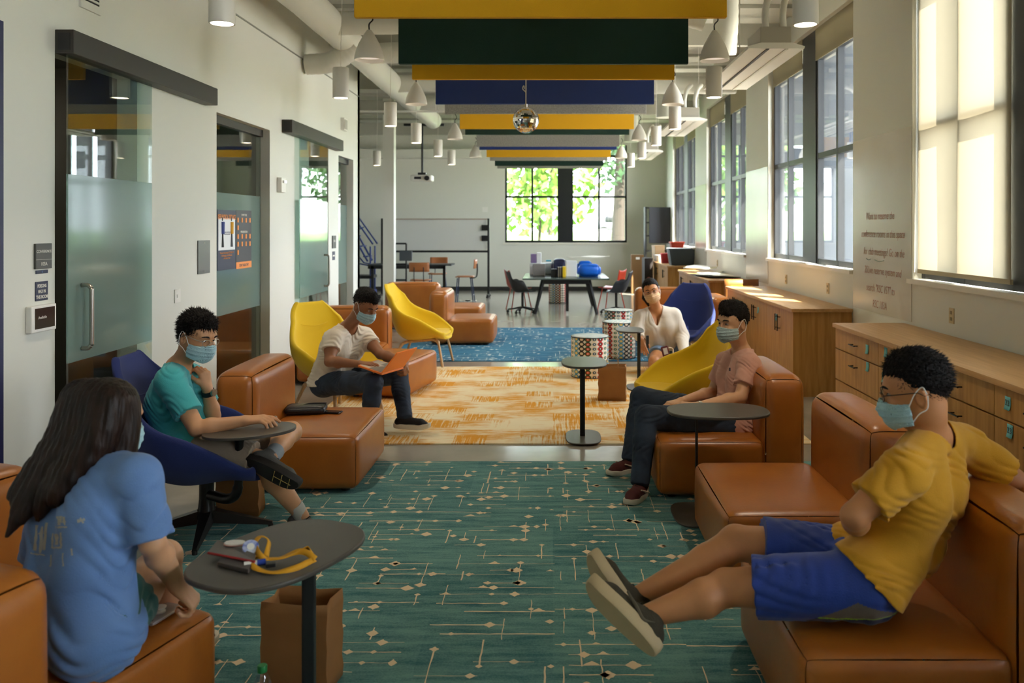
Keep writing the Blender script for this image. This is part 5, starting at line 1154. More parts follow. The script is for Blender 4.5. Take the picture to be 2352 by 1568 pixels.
def face_bits(par, off, H, R, s, closed=False, brow=True):
    for sx in (-1, 1):
        q = H(sx*.031, .0825, .008)-off
        g = MB(); n0 = len(g.v)
        def ell(c, r, mi):
            k = MB().sphere((0, 0, 0), 1, 8); V = np.concatenate(k.v)*np.array(r); g.add(V@R.T+c, k.f, mi)
        ell(q, A(.0140, .0095, .0036 if closed else .0048)*s, 0); ell(H(sx*.030, .0885, .0075)-off, A(.0066, .0046, .0052 if not closed else .0038)*s, 1)
        g.build('eye', [M_eye, M_iris], par, 60)
        if brow: MB().tube(smooth_path([H(sx*.014, .0985, .0285)-off, H(sx*.032, .0975, .034)-off, H(sx*.052, .083, .029)-off], 4), [.003*s, .0035*s, .0045*s, .0045*s, .0045*s, .004*s, .004*s, .003*s, .002*s], 6).build('eyebrow', M_brow, par)
def face_mask(par, off, H, R, s, m, seed=1, color2=None):
    F = Field(.0028); Rr = A(.080, .086, .082)*s
    F.el(H(0, .034, -.052), Rr*A(1.0, 1.10, .98), R, .01)
    F.rc(H(0, .105, -.018), H(0, .122, -.040), .010*s, .012*s, .03)
    c0 = H(0, 0, 0); r, f, u = R[:, 0], R[:, 1], R[:, 2]
    def pl(p, v):
        z = (p-c0)@u/s; y = (p-c0)@f/s; x = (p-c0)@r/s
        v = v+.0035*np.abs(np.sin((z+.02)*150+x*6))*(np.abs(z+.05) < .036)
        sh = np.maximum(v, -(v+.0035)); ztop = -.004-.25*np.abs(x)
        sh = np.maximum(sh, (z-ztop)*s); sh = np.maximum(sh, (-.118+.35*np.abs(x)-z)*s); sh = np.maximum(sh, (.030+.0*np.abs(x)-y)*s); return sh
    F.fn(pl); k = add_mesh('face_mask', F.run('face_mask', off, 1), m, par)
    g = MB()
    for sx in (-1, 1):
        g.tube(smooth_path([H(sx*.073, .034, -.03)-off, H(sx*.081, .01, .008)-off, H(sx*.086, -.016, .028)-off, H(sx*.089, -.026, .005)-off], 5), .0018*s, 6)
        g.tube(smooth_path([H(sx*.066, .036, -.085)-off, H(sx*.080, .008, -.055)-off, H(sx*.086, -.018, -.04)-off, H(sx*.089, -.027, -.0)-off], 5), .0018*s, 6)
    o = g.build('ear_loop', mat('loop_white', '#e6e4de', .7), par)
def glasses(par, off, H, s, m, rnd=True):
    fr = bpy.data.objects.new('glasses', None); C.objects.link(fr); fr.parent = par
    for sx in (-1, 1):
        c = np.array((sx*.033, .108, .004)); ring = [H(c[0]+.023*math.cos(a), c[1]-.006*(abs(math.cos(a)) if math.cos(a)*sx > 0 else 0), c[2]+.0165*math.sin(a))-off for a in np.linspace(0, 2*pi, 26, endpoint=False)]
        MB().tube(ring, .0013*s, 6, closed=True).build('rim', m, fr); MB().add(ring, [tuple(range(26))]).build('lens', glass('lens', (.97, .97, .97, 1), 0, 1, ior=1.4), fr, 0)
        MB().tube([H(sx*.056, .102, .010)-off, H(sx*.075, .06, .012)-off, H(sx*.083, .0, .012)-off, H(sx*.084, -.02, -.002)-off], .0016*s, 6).build('temple', m, fr)
    MB().tube([H(-.011, .110, .008)-off, H(0, .113, .010)-off, H(.011, .110, .008)-off], .0013*s, 6).build('bridge', m, fr)
def short_hair(par, off, H, R, s, m, seed=1, top=.018, side=.006, fade=0, spike=.004, front=.055, fringe=None, nape=-.075):
    F = Field(.0034); F.el(H(0, -.014, .042), A(.077+side, .096+side+.003, .090+top*.6)*s, R, .01)
    F.el(H(0, .012, .072), A(.062, .075, .052+top)*s, R, .02)
    if nape <= -.09: F.el(H(0, -.046, -.022), A(.066, .052, .050)*s, R, .025)
    if fringe: F.rc(H(fringe*.04, .02, .112), H(-fringe*.01, .075, .100), .032*s, .024*s, .03); F.rc(H(-fringe*.01, .075, .100), H(-fringe*.052, .082, .074), .024*s, .012*s, .03)
    c0 = H(0, 0, 0); r, f, u = R[:, 0], R[:, 1], R[:, 2]; rg = np.random.default_rng(seed); a1, a2, a3 = rg.random(3)*6
    def cut(p, v):
        z = (p-c0)@u/s; y = (p-c0)@f/s; x = (p-c0)@r/s
        lim = np.interp(y, [-.12, -.055, -.03, .004, .02, .045, .062, .11], [nape, nape+.01, -.035, -.005, .018, .030, front, front+.01]) + (0 if fringe is None else -.004)
        th = np.arctan2(x, y+.02); n = .6*np.sin(th*38+z*60+a1)*np.sin(z*210+x*120+a2)+.5*np.sin((x+y)*310+z*160+a3)+.5*np.sin(x*420+y*260+a1)*np.sin(y*390-z*310)
        n += .7*np.sin(th*90+3*np.sin(z*90)+a2)
        v = v+(spike*.35*n*np.clip((z+.02)/.08, .25, 1)+.002)*s
        lim = lim+.004*np.sin(x*260+a1)+.003*np.sin(y*330+a3)
        return np.maximum(v, (lim-z)*s*.75)
    F.fn(cut); me = F.run('hair', off, 0); me.update(); rg2 = random.Random(seed); n0 = len(me.vertices); V = [tuple(v.co) for v in me.vertices]; Fs = [tuple(p.vertices) for p in me.polygons]; nr = [v.normal.copy() for v in me.vertices]
    lean = Vector(tuple(-f*.9-u*.35)) if fringe is None else Vector(tuple(-f*.5-u*.5))
    ln = .006+spike*1.6
    for _ in range(2600):
        i = rg2.randrange(n0); p = Vector(V[i]); q = nr[i]; z = (np.array(p)+off-c0)@u/s; y = (np.array(p)+off-c0)@f/s
        k = (lean*(.9 if y < .03 else .2)+q*(.55+.6*rg2.random()*(spike > .008))+Vector((rg2.uniform(-.3, .3), rg2.uniform(-.3, .3), rg2.uniform(-.3, .3))))
        if y > .05 and z < .085: k = Vector(tuple(f*.3-u*.8))+q*.2+Vector((rg2.uniform(-.2, .2),)*3)
        k.normalize(); a = k.cross(Vector((rg2.random(), rg2.random(), rg2.random()))).normalized()*.0022*s; b = k.cross(a).normalized()*.0022*s; L_ = ln*s*rg2.uniform(.6, 1.5)*(.6 if z < .0 else 1)
        m0 = len(V); V += [tuple(p+a-q*.002), tuple(p-a*.5+b*.87-q*.002), tuple(p-a*.5-b*.87-q*.002), tuple(p+k*L_)]; Fs += [(m0, m0+1, m0+3), (m0+1, m0+2, m0+3), (m0+2, m0, m0+3)]
    me2 = bpy.data.meshes.new('hair'); me2.from_pydata(V, [], Fs); me2.update(); return add_mesh('hair', me2, m, par)

def hand(F, w, d, pn, th, s, curl=(.35, .4, .45, .5), tcurl=.3, spread=.10, r=.0098):
    """w wrist, d towards the fingers, pn out of the back of the hand, th towards the thumb side"""
    d = nrm(d); pn = nrm(A(*pn)-d*(A(*pn)@d)); t0 = np.cross(d, pn); t0 = t0 if t0@A(*th) > 0 else -t0
    P_ = lambda x, y, z: A(*w)+s*(x*t0+y*d+z*pn)
    for i, x in enumerate((.026, .009, -.009, -.026)):
        F.rc(P_(x*.62, .004, 0), P_(x, .078-.004*abs(i-1), .002), .0155*s, .0115*s, .012)
        base = P_(x, .080-.005*abs(i-1), .002); L = ((.040, .025, .020), (.045, .028, .021), (.042, .026, .020), (.032, .020, .018))[i]
        ang = 0; p = base; sd = spread*(x/.026)
        for j, l in enumerate(L):
            ang += curl[i]*(1.0, 1.25, .9)[j]; v = d*math.cos(ang)-pn*math.sin(ang)+t0*sd; q = p+nrm(v)*l*s
            F.rc(p, q, (r-.0006*j-(.001 if i == 3 else 0))*s, (r-.0006*(j+1)-(.001 if i == 3 else 0))*s, .0035 if j else .006); p = q
    p = P_(.022, .018, -.004); q = P_(.045, .045, -.010); F.rc(P_(.008, .008, 0), q, .016*s, .0125*s, .012)
    v1 = nrm(t0*(.55-.3*tcurl)+d*.8-pn*(.2+tcurl*.6)); q2 = q+v1*.033*s; v2 = nrm(t0*(.15-.5*tcurl)+d*.9-pn*(.25+tcurl*.7)); q3 = q2+v2*.026*s
    F.rc(q, q2, .0118*s, .0105*s, .006); F.rc(q2, q3, .0104*s, .0090*s, .004); return q3

def person(label, loc, J, s, skin, shirt, pants, hair, feet=True, sleeve=.5, leg_cut=None, build=1.0, seed=1, neckr=.07, vneck=None, fold=(.0045, .065), res=.0046, hem=None, long_sleeve=False, loose=0.0, pcut=None):
    """J: joints in world space; sides a (nearer the camera) and b. Returns root, frames"""
    loc = A(*loc); t = thing('person', label, 'person', tuple(loc)); B = Field(res)
    H, R = head_frame(J['head'], J['f'], J['up'], s); add_head(B, H, R, s)
    nk = A(*J['neck']); sa, sb = A(*J['sha']), A(*J['shb']); ha, hb = A(*J['hipa']), A(*J['hipb']); pc = (ha+hb)/2; side = (sa-sb)/2
    B.rc(H(0, -.018, -.07), nk, .049*s, .056*s, .03)
    chest = J.get('chest'); chest = A(*chest) if chest is not None else lerp(nk, pc, .36)
    waist = J.get('waist'); waist = A(*waist) if waist is not None else lerp(nk, pc, .70)
    T = []
    for q, sh, hp in ((1, sa, ha), (-1, sb, hb)):
        sd = nrm(side)*q
        T.append((nk, sh-sd*.015, .052*s, .056*s, .04)); T.append((chest+sd*.075*s+(nk-chest)*.42, chest+sd*.078*s, .085*s*build, .100*s*build, .05))
        T.append((chest+sd*.078*s, waist+sd*.065*s, .100*s*build, .092*s*build, .05)); T.append((waist+sd*.065*s, lerp(pc, hp, .8), .092*s*build, .108*s*build, .05))
    for a, b, ra, rb, k in T: B.rc(a, b, ra*.93, rb*.93, k)
    for c in 'ab':
        sh, el, wr = A(*J['sh'+c]), A(*J['el'+c]), A(*J['wr'+c]); m = lerp(el, wr, .28)
        B.rc(sh, lerp(sh, el, .5), .052*s*build, .046*s*build, .03); B.rc(lerp(sh, el, .5), el, .046*s*build, .038*s*build, .02)
        B.rc(el, m, .038*s, .040*s, .015); B.rc(m, wr, .040*s, .026*s, .02); B.rc(wr, wr+nrm(A(*J['hd'+c]['d']))*.01, .026*s, .024*s, .012, )
        hd = J['hd'+c]; hand(B, wr+nrm(hd['d'])*.012, hd['d'], hd['pn'], hd['th'], s, hd.get('curl', (.35, .4, .45, .5)), hd.get('tc', .3), hd.get('sp', .1))
        hp, kn, an = A(*J['hip'+c]), A(*J['kn'+c]), A(*J['an'+c]); cf = lerp(kn, an, .32); bk = nrm(np.cross(np.cross(an-kn, kn-hp), an-kn)) if np.linalg.norm(np.cross(an-kn, kn-hp)) > 1e-3 else A(0, 0, 0)
        B.rc(hp, lerp(hp, kn, .5), .088*s, .078*s, .03); B.rc(lerp(hp, kn, .5), kn, .078*s, .056*s, .02)
        B.rc(kn, cf-bk*.012*s, .054*s, .058*s, .02); B.rc(cf-bk*.012*s, an, .058*s, .034*s, .02); B.rc(kn, kn+(kn-hp)*.0, .057*s, .057*s, .01)
        if J.get('toe'+c) is not None: B.rc(an, lerp(an, A(*J['toe'+c]), .7), .036*s, .026*s, .02)
    B_o = add_mesh('body', B.run('body', loc, 1), skin, t)
    # shirt
    e = .012+loose; S = Field(res)
    for i, (a, b, ra, rb, k) in enumerate(T): S.rc(a, b, ra+(e if i % 4 else .012), rb+(e if i % 4 else .014)+(.014+loose*.5 if i % 4 == 3 else 0), .04)
    for c in 'ab':
        sh, el, wr = A(*J['sh'+c]), A(*J['el'+c]), A(*J['wr'+c])
        if long_sleeve:
            S.rc(sh, el, .068*s, .060*s+loose, .04); d = nrm(wr-el); S.rc(el, wr+d*.03, .058*s+loose, .042*s, .03, cut=(wr-d*.005, d)); S.rc(wr-d*.03, wr-d*.0, .040*s, .038*s, .01, cut=(wr, d))
        else:
            d = nrm(el-sh); q = lerp(sh, el, sleeve); S.rc(sh, q+d*.06, .066*s*build, .066*s*build+loose*.3, .035, cut=(q, d))
    if hem is not None: S.cutp(hem[0], hem[1])
    def capsule(a, b, ra, rb):
        a, b = A(*a), A(*b); ab = b-a
        def f(p, v):
            q = np.clip(((p-a)@ab)/(ab@ab), 0, 1); return np.maximum(v, -(np.linalg.norm(p-a-q[:, None]*ab, axis=1)-(ra+(rb-ra)*q)))
        return f
    S.fn(folds(seed, fold[0], fold[1], J.get('fold'))); S.fn(hollow()); S.fn(capsule(H(0, -.02, -.06), nk+(nk-H(0, -.03, -.09))*.05, (neckr-.008)*s, neckr*s))
    if vneck is not None: S.fn(capsule(*vneck))
    S.fn(lambda p, v: v); add_mesh('shirt', S.run('shirt', loc, 1), shirt, t)
    # trousers or shorts
    Q = Field(res); pe = .014
    Q.rc(lerp(pc, ha, .8)+(waist-pc)*.25, lerp(pc, hb, .8)+(waist-pc)*.25, .098*s, .098*s, .03)
    Q.rc(lerp(pc, ha, .8), lerp(pc, hb, .8), .112*s, .112*s, .03)
    for c in 'ab':
        hp, kn, an = A(*J['hip'+c]), A(*J['kn'+c]), A(*J['an'+c]); cf = lerp(kn, an, .35)
        if leg_cut is None:
            Q.rc(hp, lerp(hp, kn, .55), .100*s, .087*s, .03); Q.rc(lerp(hp, kn, .55), kn, .087*s, .068*s, .03); Q.rc(kn, cf, .067*s, .066*s, .02)
            d = nrm(an-kn); Q.rc(cf, an+d*.03, .066*s, .050*s, .02, cut=(an+d*.008, d)); Q.rc(an-d*.05, an-d*.02, .050*s, .053*s, .015)
        else:
            d = nrm(kn-hp); q = lerp(hp, kn, leg_cut); Q.rc(hp, q+d*.06, .102*s, .094*s, .03, cut=(q, d))
    if pcut is not None: Q.cutp(*pcut)
    Q.fn(folds(seed+7, fold[0]*.9, .075, J.get('pfold'))); Q.fn(hollow(.009)); add_mesh('trousers' if leg_cut is None else 'shorts', Q.run('trousers', loc, 1), pants, t)
    return t, H, R, B_o
def shoe(par, off, an, toe_dir, up, s, m_up, m_sole, sole_t=.028, lace=True, L=.285, sock=None, swoosh=None, shin=None):
    """an ankle joint; toe_dir along the foot; up out of the sole"""
    f = nrm(A(*toe_dir)-nrm(up)*(A(*toe_dir)@nrm(up))); u = nrm(up); r = np.cross(f, u); W = lambda x, y, z: A(*an)+s*(x*r+y*f+z*u)
    base = -.082; root = bpy.data.objects.new('shoe', None); C.objects.link(root); root.parent = par
    F = Field(.0036)
    F.rc(W(0, -.045, base+.042), W(0, .02, base+.045), .034*s, .036*s, .02); F.rc(W(0, .02, base+.045), W(.0, .12, base+.034), .037*s, .038*s, .02); F.rc(W(0, .12, base+.03), W(0, .152, base+.026), .038*s, .030*s, .02)
    F.rc(W(0, -.025, base+.05), W(0, -.012, base+.092), .034*s, .036*s, .02, cut=(W(0, 0, base+.098), u)); F.cutp(W(0, 0, base+.014), -u)
    F.rc(W(0, -.01, base+.085), W(0, -.005, base+.16), .031*s, .034*s, .004, sub=True)
    F.fn(folds(3, .0012, .03)); add_mesh('upper', F.run('upper', off, 1), m_up, root)
    pts = []
    for a in np.linspace(0, 2*pi, 44, endpoint=False):
        y = .055+.142*math.sin(a); w = .0465+.005*math.sin(a-.2); pts.append((w*math.copysign(abs(math.cos(a))**.72, math.cos(a)), y))
    rings = [np.array([W(x*k, .055+(y-.055)*k2, base+z+(.012*max(0, (y-.12)/.07)**2))-off for x, y in pts]) for k, k2, z in ((.94, .97, 0), (1.0, 1.0, .005), (1.03, 1.01, sole_t*.6), (1.0, 1.0, sole_t))]
    MB().ring_loft(rings).build('sole', m_sole, root, 45)
    if lace:
        g = MB()
        for k in range(4): y = .035+.022*k; z = base+.088-.010*k; g.tube(smooth_path([W(-.02, y, z-.008)-off, W(0, y+.004, z+.002)-off, W(.02, y, z-.008)-off], 3), .0025*s, 5)
        g.build('lace', mat('lace_dark', '#1a1614', .8), root)
    if swoosh:
        g = MB()
        for sx in (-1, 1): q = smooth_path([W(sx*.040, -.03, base+.055), W(sx*.0435, .0, base+.035), W(sx*.044, .04, base+.050), W(sx*.040, .085, base+.068)], 6); g.tube([p-off for p in q], [.0015+.005*math.sin(min(1, i/len(q)*1.2)*pi*.8) for i in range(len(q))], 6)
        g.build('side_stripe', swoosh, root)
    if sock:
        d = nrm(A(*shin)-A(*an)); MB().tube([W(0, -.005, -.01)-off, A(*an)+d*.05-off, A(*an)+d*.085-off], [.036*s, .041*s, .042*s], 20).build('sock', sock, root)
    return root

def skin(name, c): return mat(name, c, .5, c2=None, var=.12, vscale=9, bump=.04, bscale=160, sub=.08)
S_tan = skin('skin_tan', '#d29b70'); S_brown = skin('skin_brown', '#9c6540'); S_light = skin('skin_light', '#d8a37a'); S_warm = skin('skin_warm', '#c98a5a')
def cloth(name, c, c2=None, r=.85): return mat(name, c, r, bump=.15, bscale=220, c2=c2, vscale=5, sheen=.15)
M_hair = mat('hair_black', '#0d0a08', .6, bump=.6, bscale=160, spec=.22, c2='#1c1410', vscale=60)
M_mask = mat('mask_blue', '#a9cdd6', .8, bump=.1, bscale=300)
M_denim = mat('denim_dark', '#1f2a3a', .8, c2='#2d3b50', vscale=8, bump=.2, bscale=300)
M_wsole = mat('sole_white', '#d8cfbe', .6)
PPL = {}

# ---- man in teal, swivel chair -------------------------------------------
J = dict(head=P(452, 772, 4.86), f=(.86, -.40, -.30), up=(.22, -.05, .97), neck=P(408, 845, 4.93), sha=P(390, 874, 4.74), shb=P(440, 868, 5.10),
         ela=P(452, 984, 4.64), wra=P(563, 966, 4.70), elb=P(489, 955, 5.06), wrb=P(476, 893, 4.98),
         hda=dict(d=(.98, .05, .08), pn=(0, -.25, 1), th=(0, 1, .2), curl=(.28, .5, .55, .6), tc=.2), hdb=dict(d=(-.18, -.05, 1), pn=(1, -.5, 0), th=(-.2, -1, .1), curl=(.75, .8, .85, .9), tc=.7),
         hipa=P(425, 1030, 4.76), hipb=P(440, 1020, 5.00), kna=P(607, 1062, 4.74), ana=P(695, 1185, 4.86), knb=P(668, 992, 5.10), anb=P(622, 1050, 4.72),
         chest=P(402, 925, 4.93), waist=P(414, 992, 4.92), fold=(.3, 0, .9))
t, H, R, _ = person('young man in a teal T-shirt and khaki shorts, legs crossed, in the navy swivel chair', P(560, 1225, 4.86)*A(1, 1, 0), J, 1.10, S_tan, cloth('tshirt_teal', '#3fa9ad', '#379da3'), cloth('khaki', '#9c8a74', '#8b7a66'), None, sleeve=.70, leg_cut=.86, seed=3, hem=(P(430, 1035, 4.9), (.25, 0, -1)), fold=(.005, .075), build=1.05, neckr=.078)
off = np.array(t.location); short_hair(t, off, H, R, 1.10, M_hair, 2, top=.014, side=.006, spike=.0085, front=.064, nape=-.09); face_bits(t, off, H, R, 1.10, closed=True); face_mask(t, off, H, R, 1.10, M_mask); glasses(t, off, H, 1.10, M_steel)
M_grey = mat('shoe_grey', '#55524e', .7, bump=.2, bscale=200); M_gsole = mat('shoe_sole_dark', '#2a2420', .6)
sh = shoe(t, off, J['anb'], (.82, -.12, -.42), (.30, .85, .42), 1.18, M_grey, M_gsole, sole_t=.034, sock=mat('sock_grey', '#8f959b', .9), shin=J['knb'])
fdir = nrm(A(.82, -.12, -.42)); uu = nrm((.30, .85, .42)); fdir = nrm(fdir-uu*(fdir@uu)); rr_ = np.cross(fdir, uu); W_ = lambda x, y: J['anb']+1.18*(x*rr_+y*fdir-.0832*uu)-off
g = MB()
for y in (.07, .11, .15): g.tube([W_(-.036, y), W_(.036, y)], .0022, 5)
g.tube([W_(-.0, .07), W_(.0, .16)], .002, 5); g.build('tread_line', mat('tread_tan', '#b49a54', .6), sh)
shoe(t, off, J['ana'], (.9, -.25, -.2), (0.2, 0, 1), 1.06, M_grey, M_wsole, sock=mat('sock_light', '#b9b5ad', .9), shin=J['kna'])
wd = nrm(A(*J['wrb'])-A(*J['elb'])); wc = lerp(J['wrb'], J['elb'], .12)-off
w = bpy.data.objects.new('wrist_watch', None); C.objects.link(w); w.parent = t; MB().tube([wc-wd*.014, wc+wd*.014], .037, 20).build('band', mat('watch_band', '#0c1418', .5), w); MB().cyl(wc+A(.034, -.012, 0), wc+A(.046, -.016, 0), .021, n=20).build('dial', M_steel, w)

# ---- man with the laptop ---------------------------------------------------
J = dict(head=P(838, 702, 7.40), f=(.74, -.48, -.50), up=(.45, -.25, .86), neck=P(796, 755, 7.55), sha=P(763, 778, 7.36), shb=P(838, 772, 7.72),
         ela=P(757, 830, 7.24), wra=P(826, 836, 7.10), elb=P(874, 813, 7.58), wrb=P(930, 832, 7.36),
         hda=dict(d=(.97, -.1, -.02), pn=(.1, -.2, 1), th=(0, 1, 0), curl=(.35, .4, .45, .5), tc=.3), hdb=dict(d=(.25, -.65, -.45), pn=(.9, .1, .3), th=(-.2, 0, 1), curl=(.7, .75, .8, .85), tc=.6),
         hipa=P(742, 880, 7.62), hipb=P(778, 868, 7.86), kna=P(858, 878, 7.12), ana=P(846, 985, 7.18), knb=P(916, 862, 7.42), anb=P(930, 957, 7.22),
         chest=P(787, 798, 7.58), waist=P(765, 850, 7.68), fold=(.2, .2, .9))
t, H, R, _ = person('young man in a cream T-shirt and jeans with a laptop in a yellow armchair', P(850, 995, 7.4)*A(1, 1, 0), J, 1.13, S_brown, cloth('tshirt_cream', '#e4d8c6', '#dccfba'), M_denim, None, sleeve=.48, seed=5, hem=(P(752, 877, 7.7), (.1, 0, -1)), fold=(.006, .08), build=1.05, neckr=.076)
off = np.array(t.location); short_hair(t, off, H, R, 1.13, M_hair, 4, top=.016, side=.003, spike=.005, front=.06, nape=-.05); face_bits(t, off, H, R, 1.13, closed=True); face_mask(t, off, H, R, 1.13, M_mask)
M_blk2 = mat('knit_black', '#1e1b1a', .8, bump=.4, bscale=260)
shoe(t, off, J['anb'], (1, -.22, 0), (0, 0, 1), 1.16, M_blk2, M_wsole, sole_t=.034); shoe(t, off, J['ana'], (.9, -.4, 0), (0, 0, 1), 1.16, M_blk2, M_wsole, sole_t=.034)
# the laptop
la = [P(822, 842, 7.02), P(877, 861.5, 6.90), P(927, 847, 7.22), P(868, 829, 7.38)]
lp_ = thing('laptop', 'open laptop with an orange lid on the lap of the man in cream', 'laptop', tuple(la[1])); off = np.array(la[1])
def slab(q, n_, th, m, name, par, off): n_ = nrm(n_)*th; q = [A(*p)-off for p in q]; g = MB().add(q+[p+n_ for p in q], [(3, 2, 1, 0), (4, 5, 6, 7), (0, 1, 5, 4), (1, 2, 6, 5), (2, 3, 7, 6), (3, 0, 4, 7)]); return g.build(name, m, par, 0, bevel=.002)
slab(la, (0, 0, 1), .014, mat('laptop_orange', '#ee7a1c', .4), 'base', lp_, off)
ins = [lerp(q, sum(la)/4, .10)+A(0, 0, .0145) for q in la]; slab(ins, (0, 0, 1), .001, mat('laptop_deck', '#cdbfae', .4), 'keyboard_deck', lp_, off)
kb = [lerp(ins[0], ins[1], .42), lerp(ins[0], ins[1], .95), lerp(ins[3], ins[2], .95), lerp(ins[3], ins[2], .42)]; slab([q+A(0, 0, .001) for q in kb], (0, 0, 1), .002, mat('keys_grey', '#8d8478', .5), 'keyboard', lp_, off)
lid = [la[1]+A(0, 0, .014), P(913, 811.5, 7.10), P(959, 798, 7.42), la[2]+A(0, 0, .014)]; lid[1] = P(913, 811, 6.98); lid[2] = P(959, 798, 7.28)
slab(lid, np.cross(lid[1]-lid[0], lid[3]-lid[0])*1.0, .010, mat('laptop_orange', '#ee7a1c', .4), 'lid', lp_, off)

# ---- woman in white ---------------------------------------------------------
wd_ = 10.05
J = dict(head=P(1496, 668, wd_-.05), f=(-.12, -.97, -.10), up=(-.25, 0, .97), neck=P(1508, 712, wd_+.08), sha=P(1469, 728, wd_+.05), shb=P(1549, 723, wd_+.12),
         ela=P(1462, 757, wd_+.0), wra=P(1471, 777, wd_-.12), elb=P(1566, 772, wd_+.1), wrb=P(1572, 812, wd_-.2),
         hda=dict(d=(.2, -.45, -.85), pn=(-.3, -.9, .3), th=(1, 0, 0), curl=(.2, .25, .3, .35), tc=.4), hdb=dict(d=(.05, -.6, -.75), pn=(0, -.8, .6), th=(-1, 0, 0), curl=(.9, .95, 1., 1.), tc=.5),
         hipa=P(1517, 802, wd_+.35), hipb=P(1560, 802, wd_+.35), kna=P(1503, 830, wd_-.22), ana=P(1495, 905, wd_-.05), knb=P(1582, 824, wd_-.18), anb=P(1578, 905, wd_-.0),
         chest=P(1511, 745, wd_+.1), waist=P(1524, 780, wd_+.22), fold=(.9, 0, .4))
s_ = 1.16
t, H, R, _ = person('woman in a white V-neck blouse and denim shorts leaning forward in the navy armchair', P(1530, 905, wd_)*A(1, 1, 0), J, s_, S_warm, cloth('blouse_white', '#e3d8c8', '#dccfbd'), cloth('denim_light', '#7f9cb8', '#6a88a6'), None, leg_cut=.62, seed=8, fold=(.003, .11), build=.86, neckr=.06, long_sleeve=True, loose=.016,
                   vneck=(P(1506, 704, wd_+.02), P(1512, 748, wd_-.05), .092, .022), hem=(P(1525, 806, wd_+.2), (.1, 0, -1)))
off = np.array(t.location); hr = short_hair(t, off, H, R, s_, M_hair, 6, top=.004, side=.008, spike=.0015, front=.078, nape=-.07)
F = Field(.006); F.rc(H(.05, -.05, .02), H(.085, -.045, -.06), .035*s_, .026*s_, .03); F.rc(H(.085, -.045, -.06), H(.07, -.07, -.15), .026*s_, .012*s_, .02); F.rc(H(.02, .05, .10), H(.072, .015, .02), .022*s_, .016*s_, .03); F.rc(H(-.02, .05, .10), H(-.074, .01, .01), .022*s_, .012*s_, .03)
add_mesh('ponytail', F.run('ponytail', off), M_hair, t)
face_bits(t, off, H, R, s_); face_mask(t, off, H, R, s_, mat('mask_peach', '#e2b88c', .8)); glasses(t, off, H, s_*.98, mat('frame_pink', '#b98a80', .3))
pk = P(1528, 806, wd_-.18); bd = thing('id_badge', 'maroon badge holder hanging over the lap of the woman in white', 'badge', tuple(pk), .1); MB().obox((0, 0, 0), (.085, .012, .115), rot('Y', -.25)).build('holder', mat('maroon', '#5a1420', .5), bd, 0, bevel=.006); MB().obox((.002, -.0075, .0), (.05, .003, .075), rot('Y', -.25)).build('card', mat('card_white', '#cfc8c2', .4), bd, 0)
MB().tube(smooth_path([(.04, 0, .04), (.09, .0, .02), (.085, .0, -.09)], 5), .008, 6).build('strap', mat('strap_cream', '#d8bfa4', .8), bd)
ph = thing('smartphone', 'grey phone held upright in the hand of the woman in white', 'phone', tuple(P(1487, 785, wd_-.16)), .2); rbox(MB(), -.018, .018, -.006, .006, -.075, .075, .005, 0, 6).build('case', mat('phone_slate', '#5a6068', .3), ph); MB().box(-.015, .015, -.0065, -.006, -.07, .07).build('screen', M_blk, ph, 0)

# ---- man in pink -------------------------------------------------------------
J = dict(head=P(1684, 741, 5.93), f=(-.84, -.53, -.10), up=(0, 0, 1), neck=P(1705, 812, 6.0), sha=P(1722, 838, 5.80), shb=P(1668, 832, 6.20),
         ela=P(1701, 913, 5.66), wra=P(1600, 934, 5.52), elb=P(1638, 900, 6.22), wrb=P(1565, 922, 5.86),
         hda=dict(d=(-1, .15, .05), pn=(.1, -.3, 1), th=(0, 1, 0), curl=(.35, .4, .45, .5)), hdb=dict(d=(-.9, -.3, -.1), pn=(-.1, .0, 1), th=(0, -1, 0), curl=(.3, .35, .4, .5)),
         hipa=P(1690, 978, 5.72), hipb=P(1680, 968, 6.02), kna=P(1485, 956, 5.66), ana=P(1470, 1108, 5.50), knb=P(1472, 912, 6.22), anb=P(1447, 1052, 6.08),
         chest=P(1700, 868, 6.0), waist=P(1695, 930, 5.95), fold=(.4, 0, .9))
t, H, R, _ = person('young man in a dusty pink T-shirt and dark jeans on a tan leather seat', P(1560, 1120, 5.8)*A(1, 1, 0), J, 1.10, S_light, cloth('tshirt_pink', '#cf9a86', '#c48e7a'), M_denim, None, sleeve=.66, seed=11, hem=(P(1690, 1000, 5.9), (-.3, 0, -1)), fold=(.0055, .07), neckr=.072)
off = np.array(t.location); short_hair(t, off, H, R, 1.10, M_hair, 9, top=.022, side=.006, spike=.003, front=.058, fringe=1, nape=-.075); face_bits(t, off, H, R, 1.10); face_mask(t, off, H, R, 1.10, mat('mask_grey', '#a9bdbd', .8, bump=.1, bscale=300))
M_mar = mat('suede_maroon', '#4a1a18', .85, bump=.2, bscale=220); M_cream = mat('stripe_cream', '#d8c8ae', .6)
shoe(t, off, J['ana'], (-.45, -.9, 0), (0, 0, 1), 1.14, M_mar, M_wsole, sole_t=.030, swoosh=M_cream); shoe(t, off, J['anb'], (-.75, -.65, 0), (0, 0, 1), 1.14, M_mar, M_wsole, sole_t=.030, swoosh=M_cream)
MB().obox(P(1676, 848, 5.83)-off, (.012, .004, .022)).build('shirt_emblem', mat('emblem_dark', '#5a4a52', .7), t)
wc = lerp(J['wra'], J['ela'], .07)-off; dd = nrm(A(*J['ela'])-A(*J['wra'])); MB().tube([wc-dd*.01, wc+dd*.01], .034, 18).build('wrist_watch', M_steel, t)

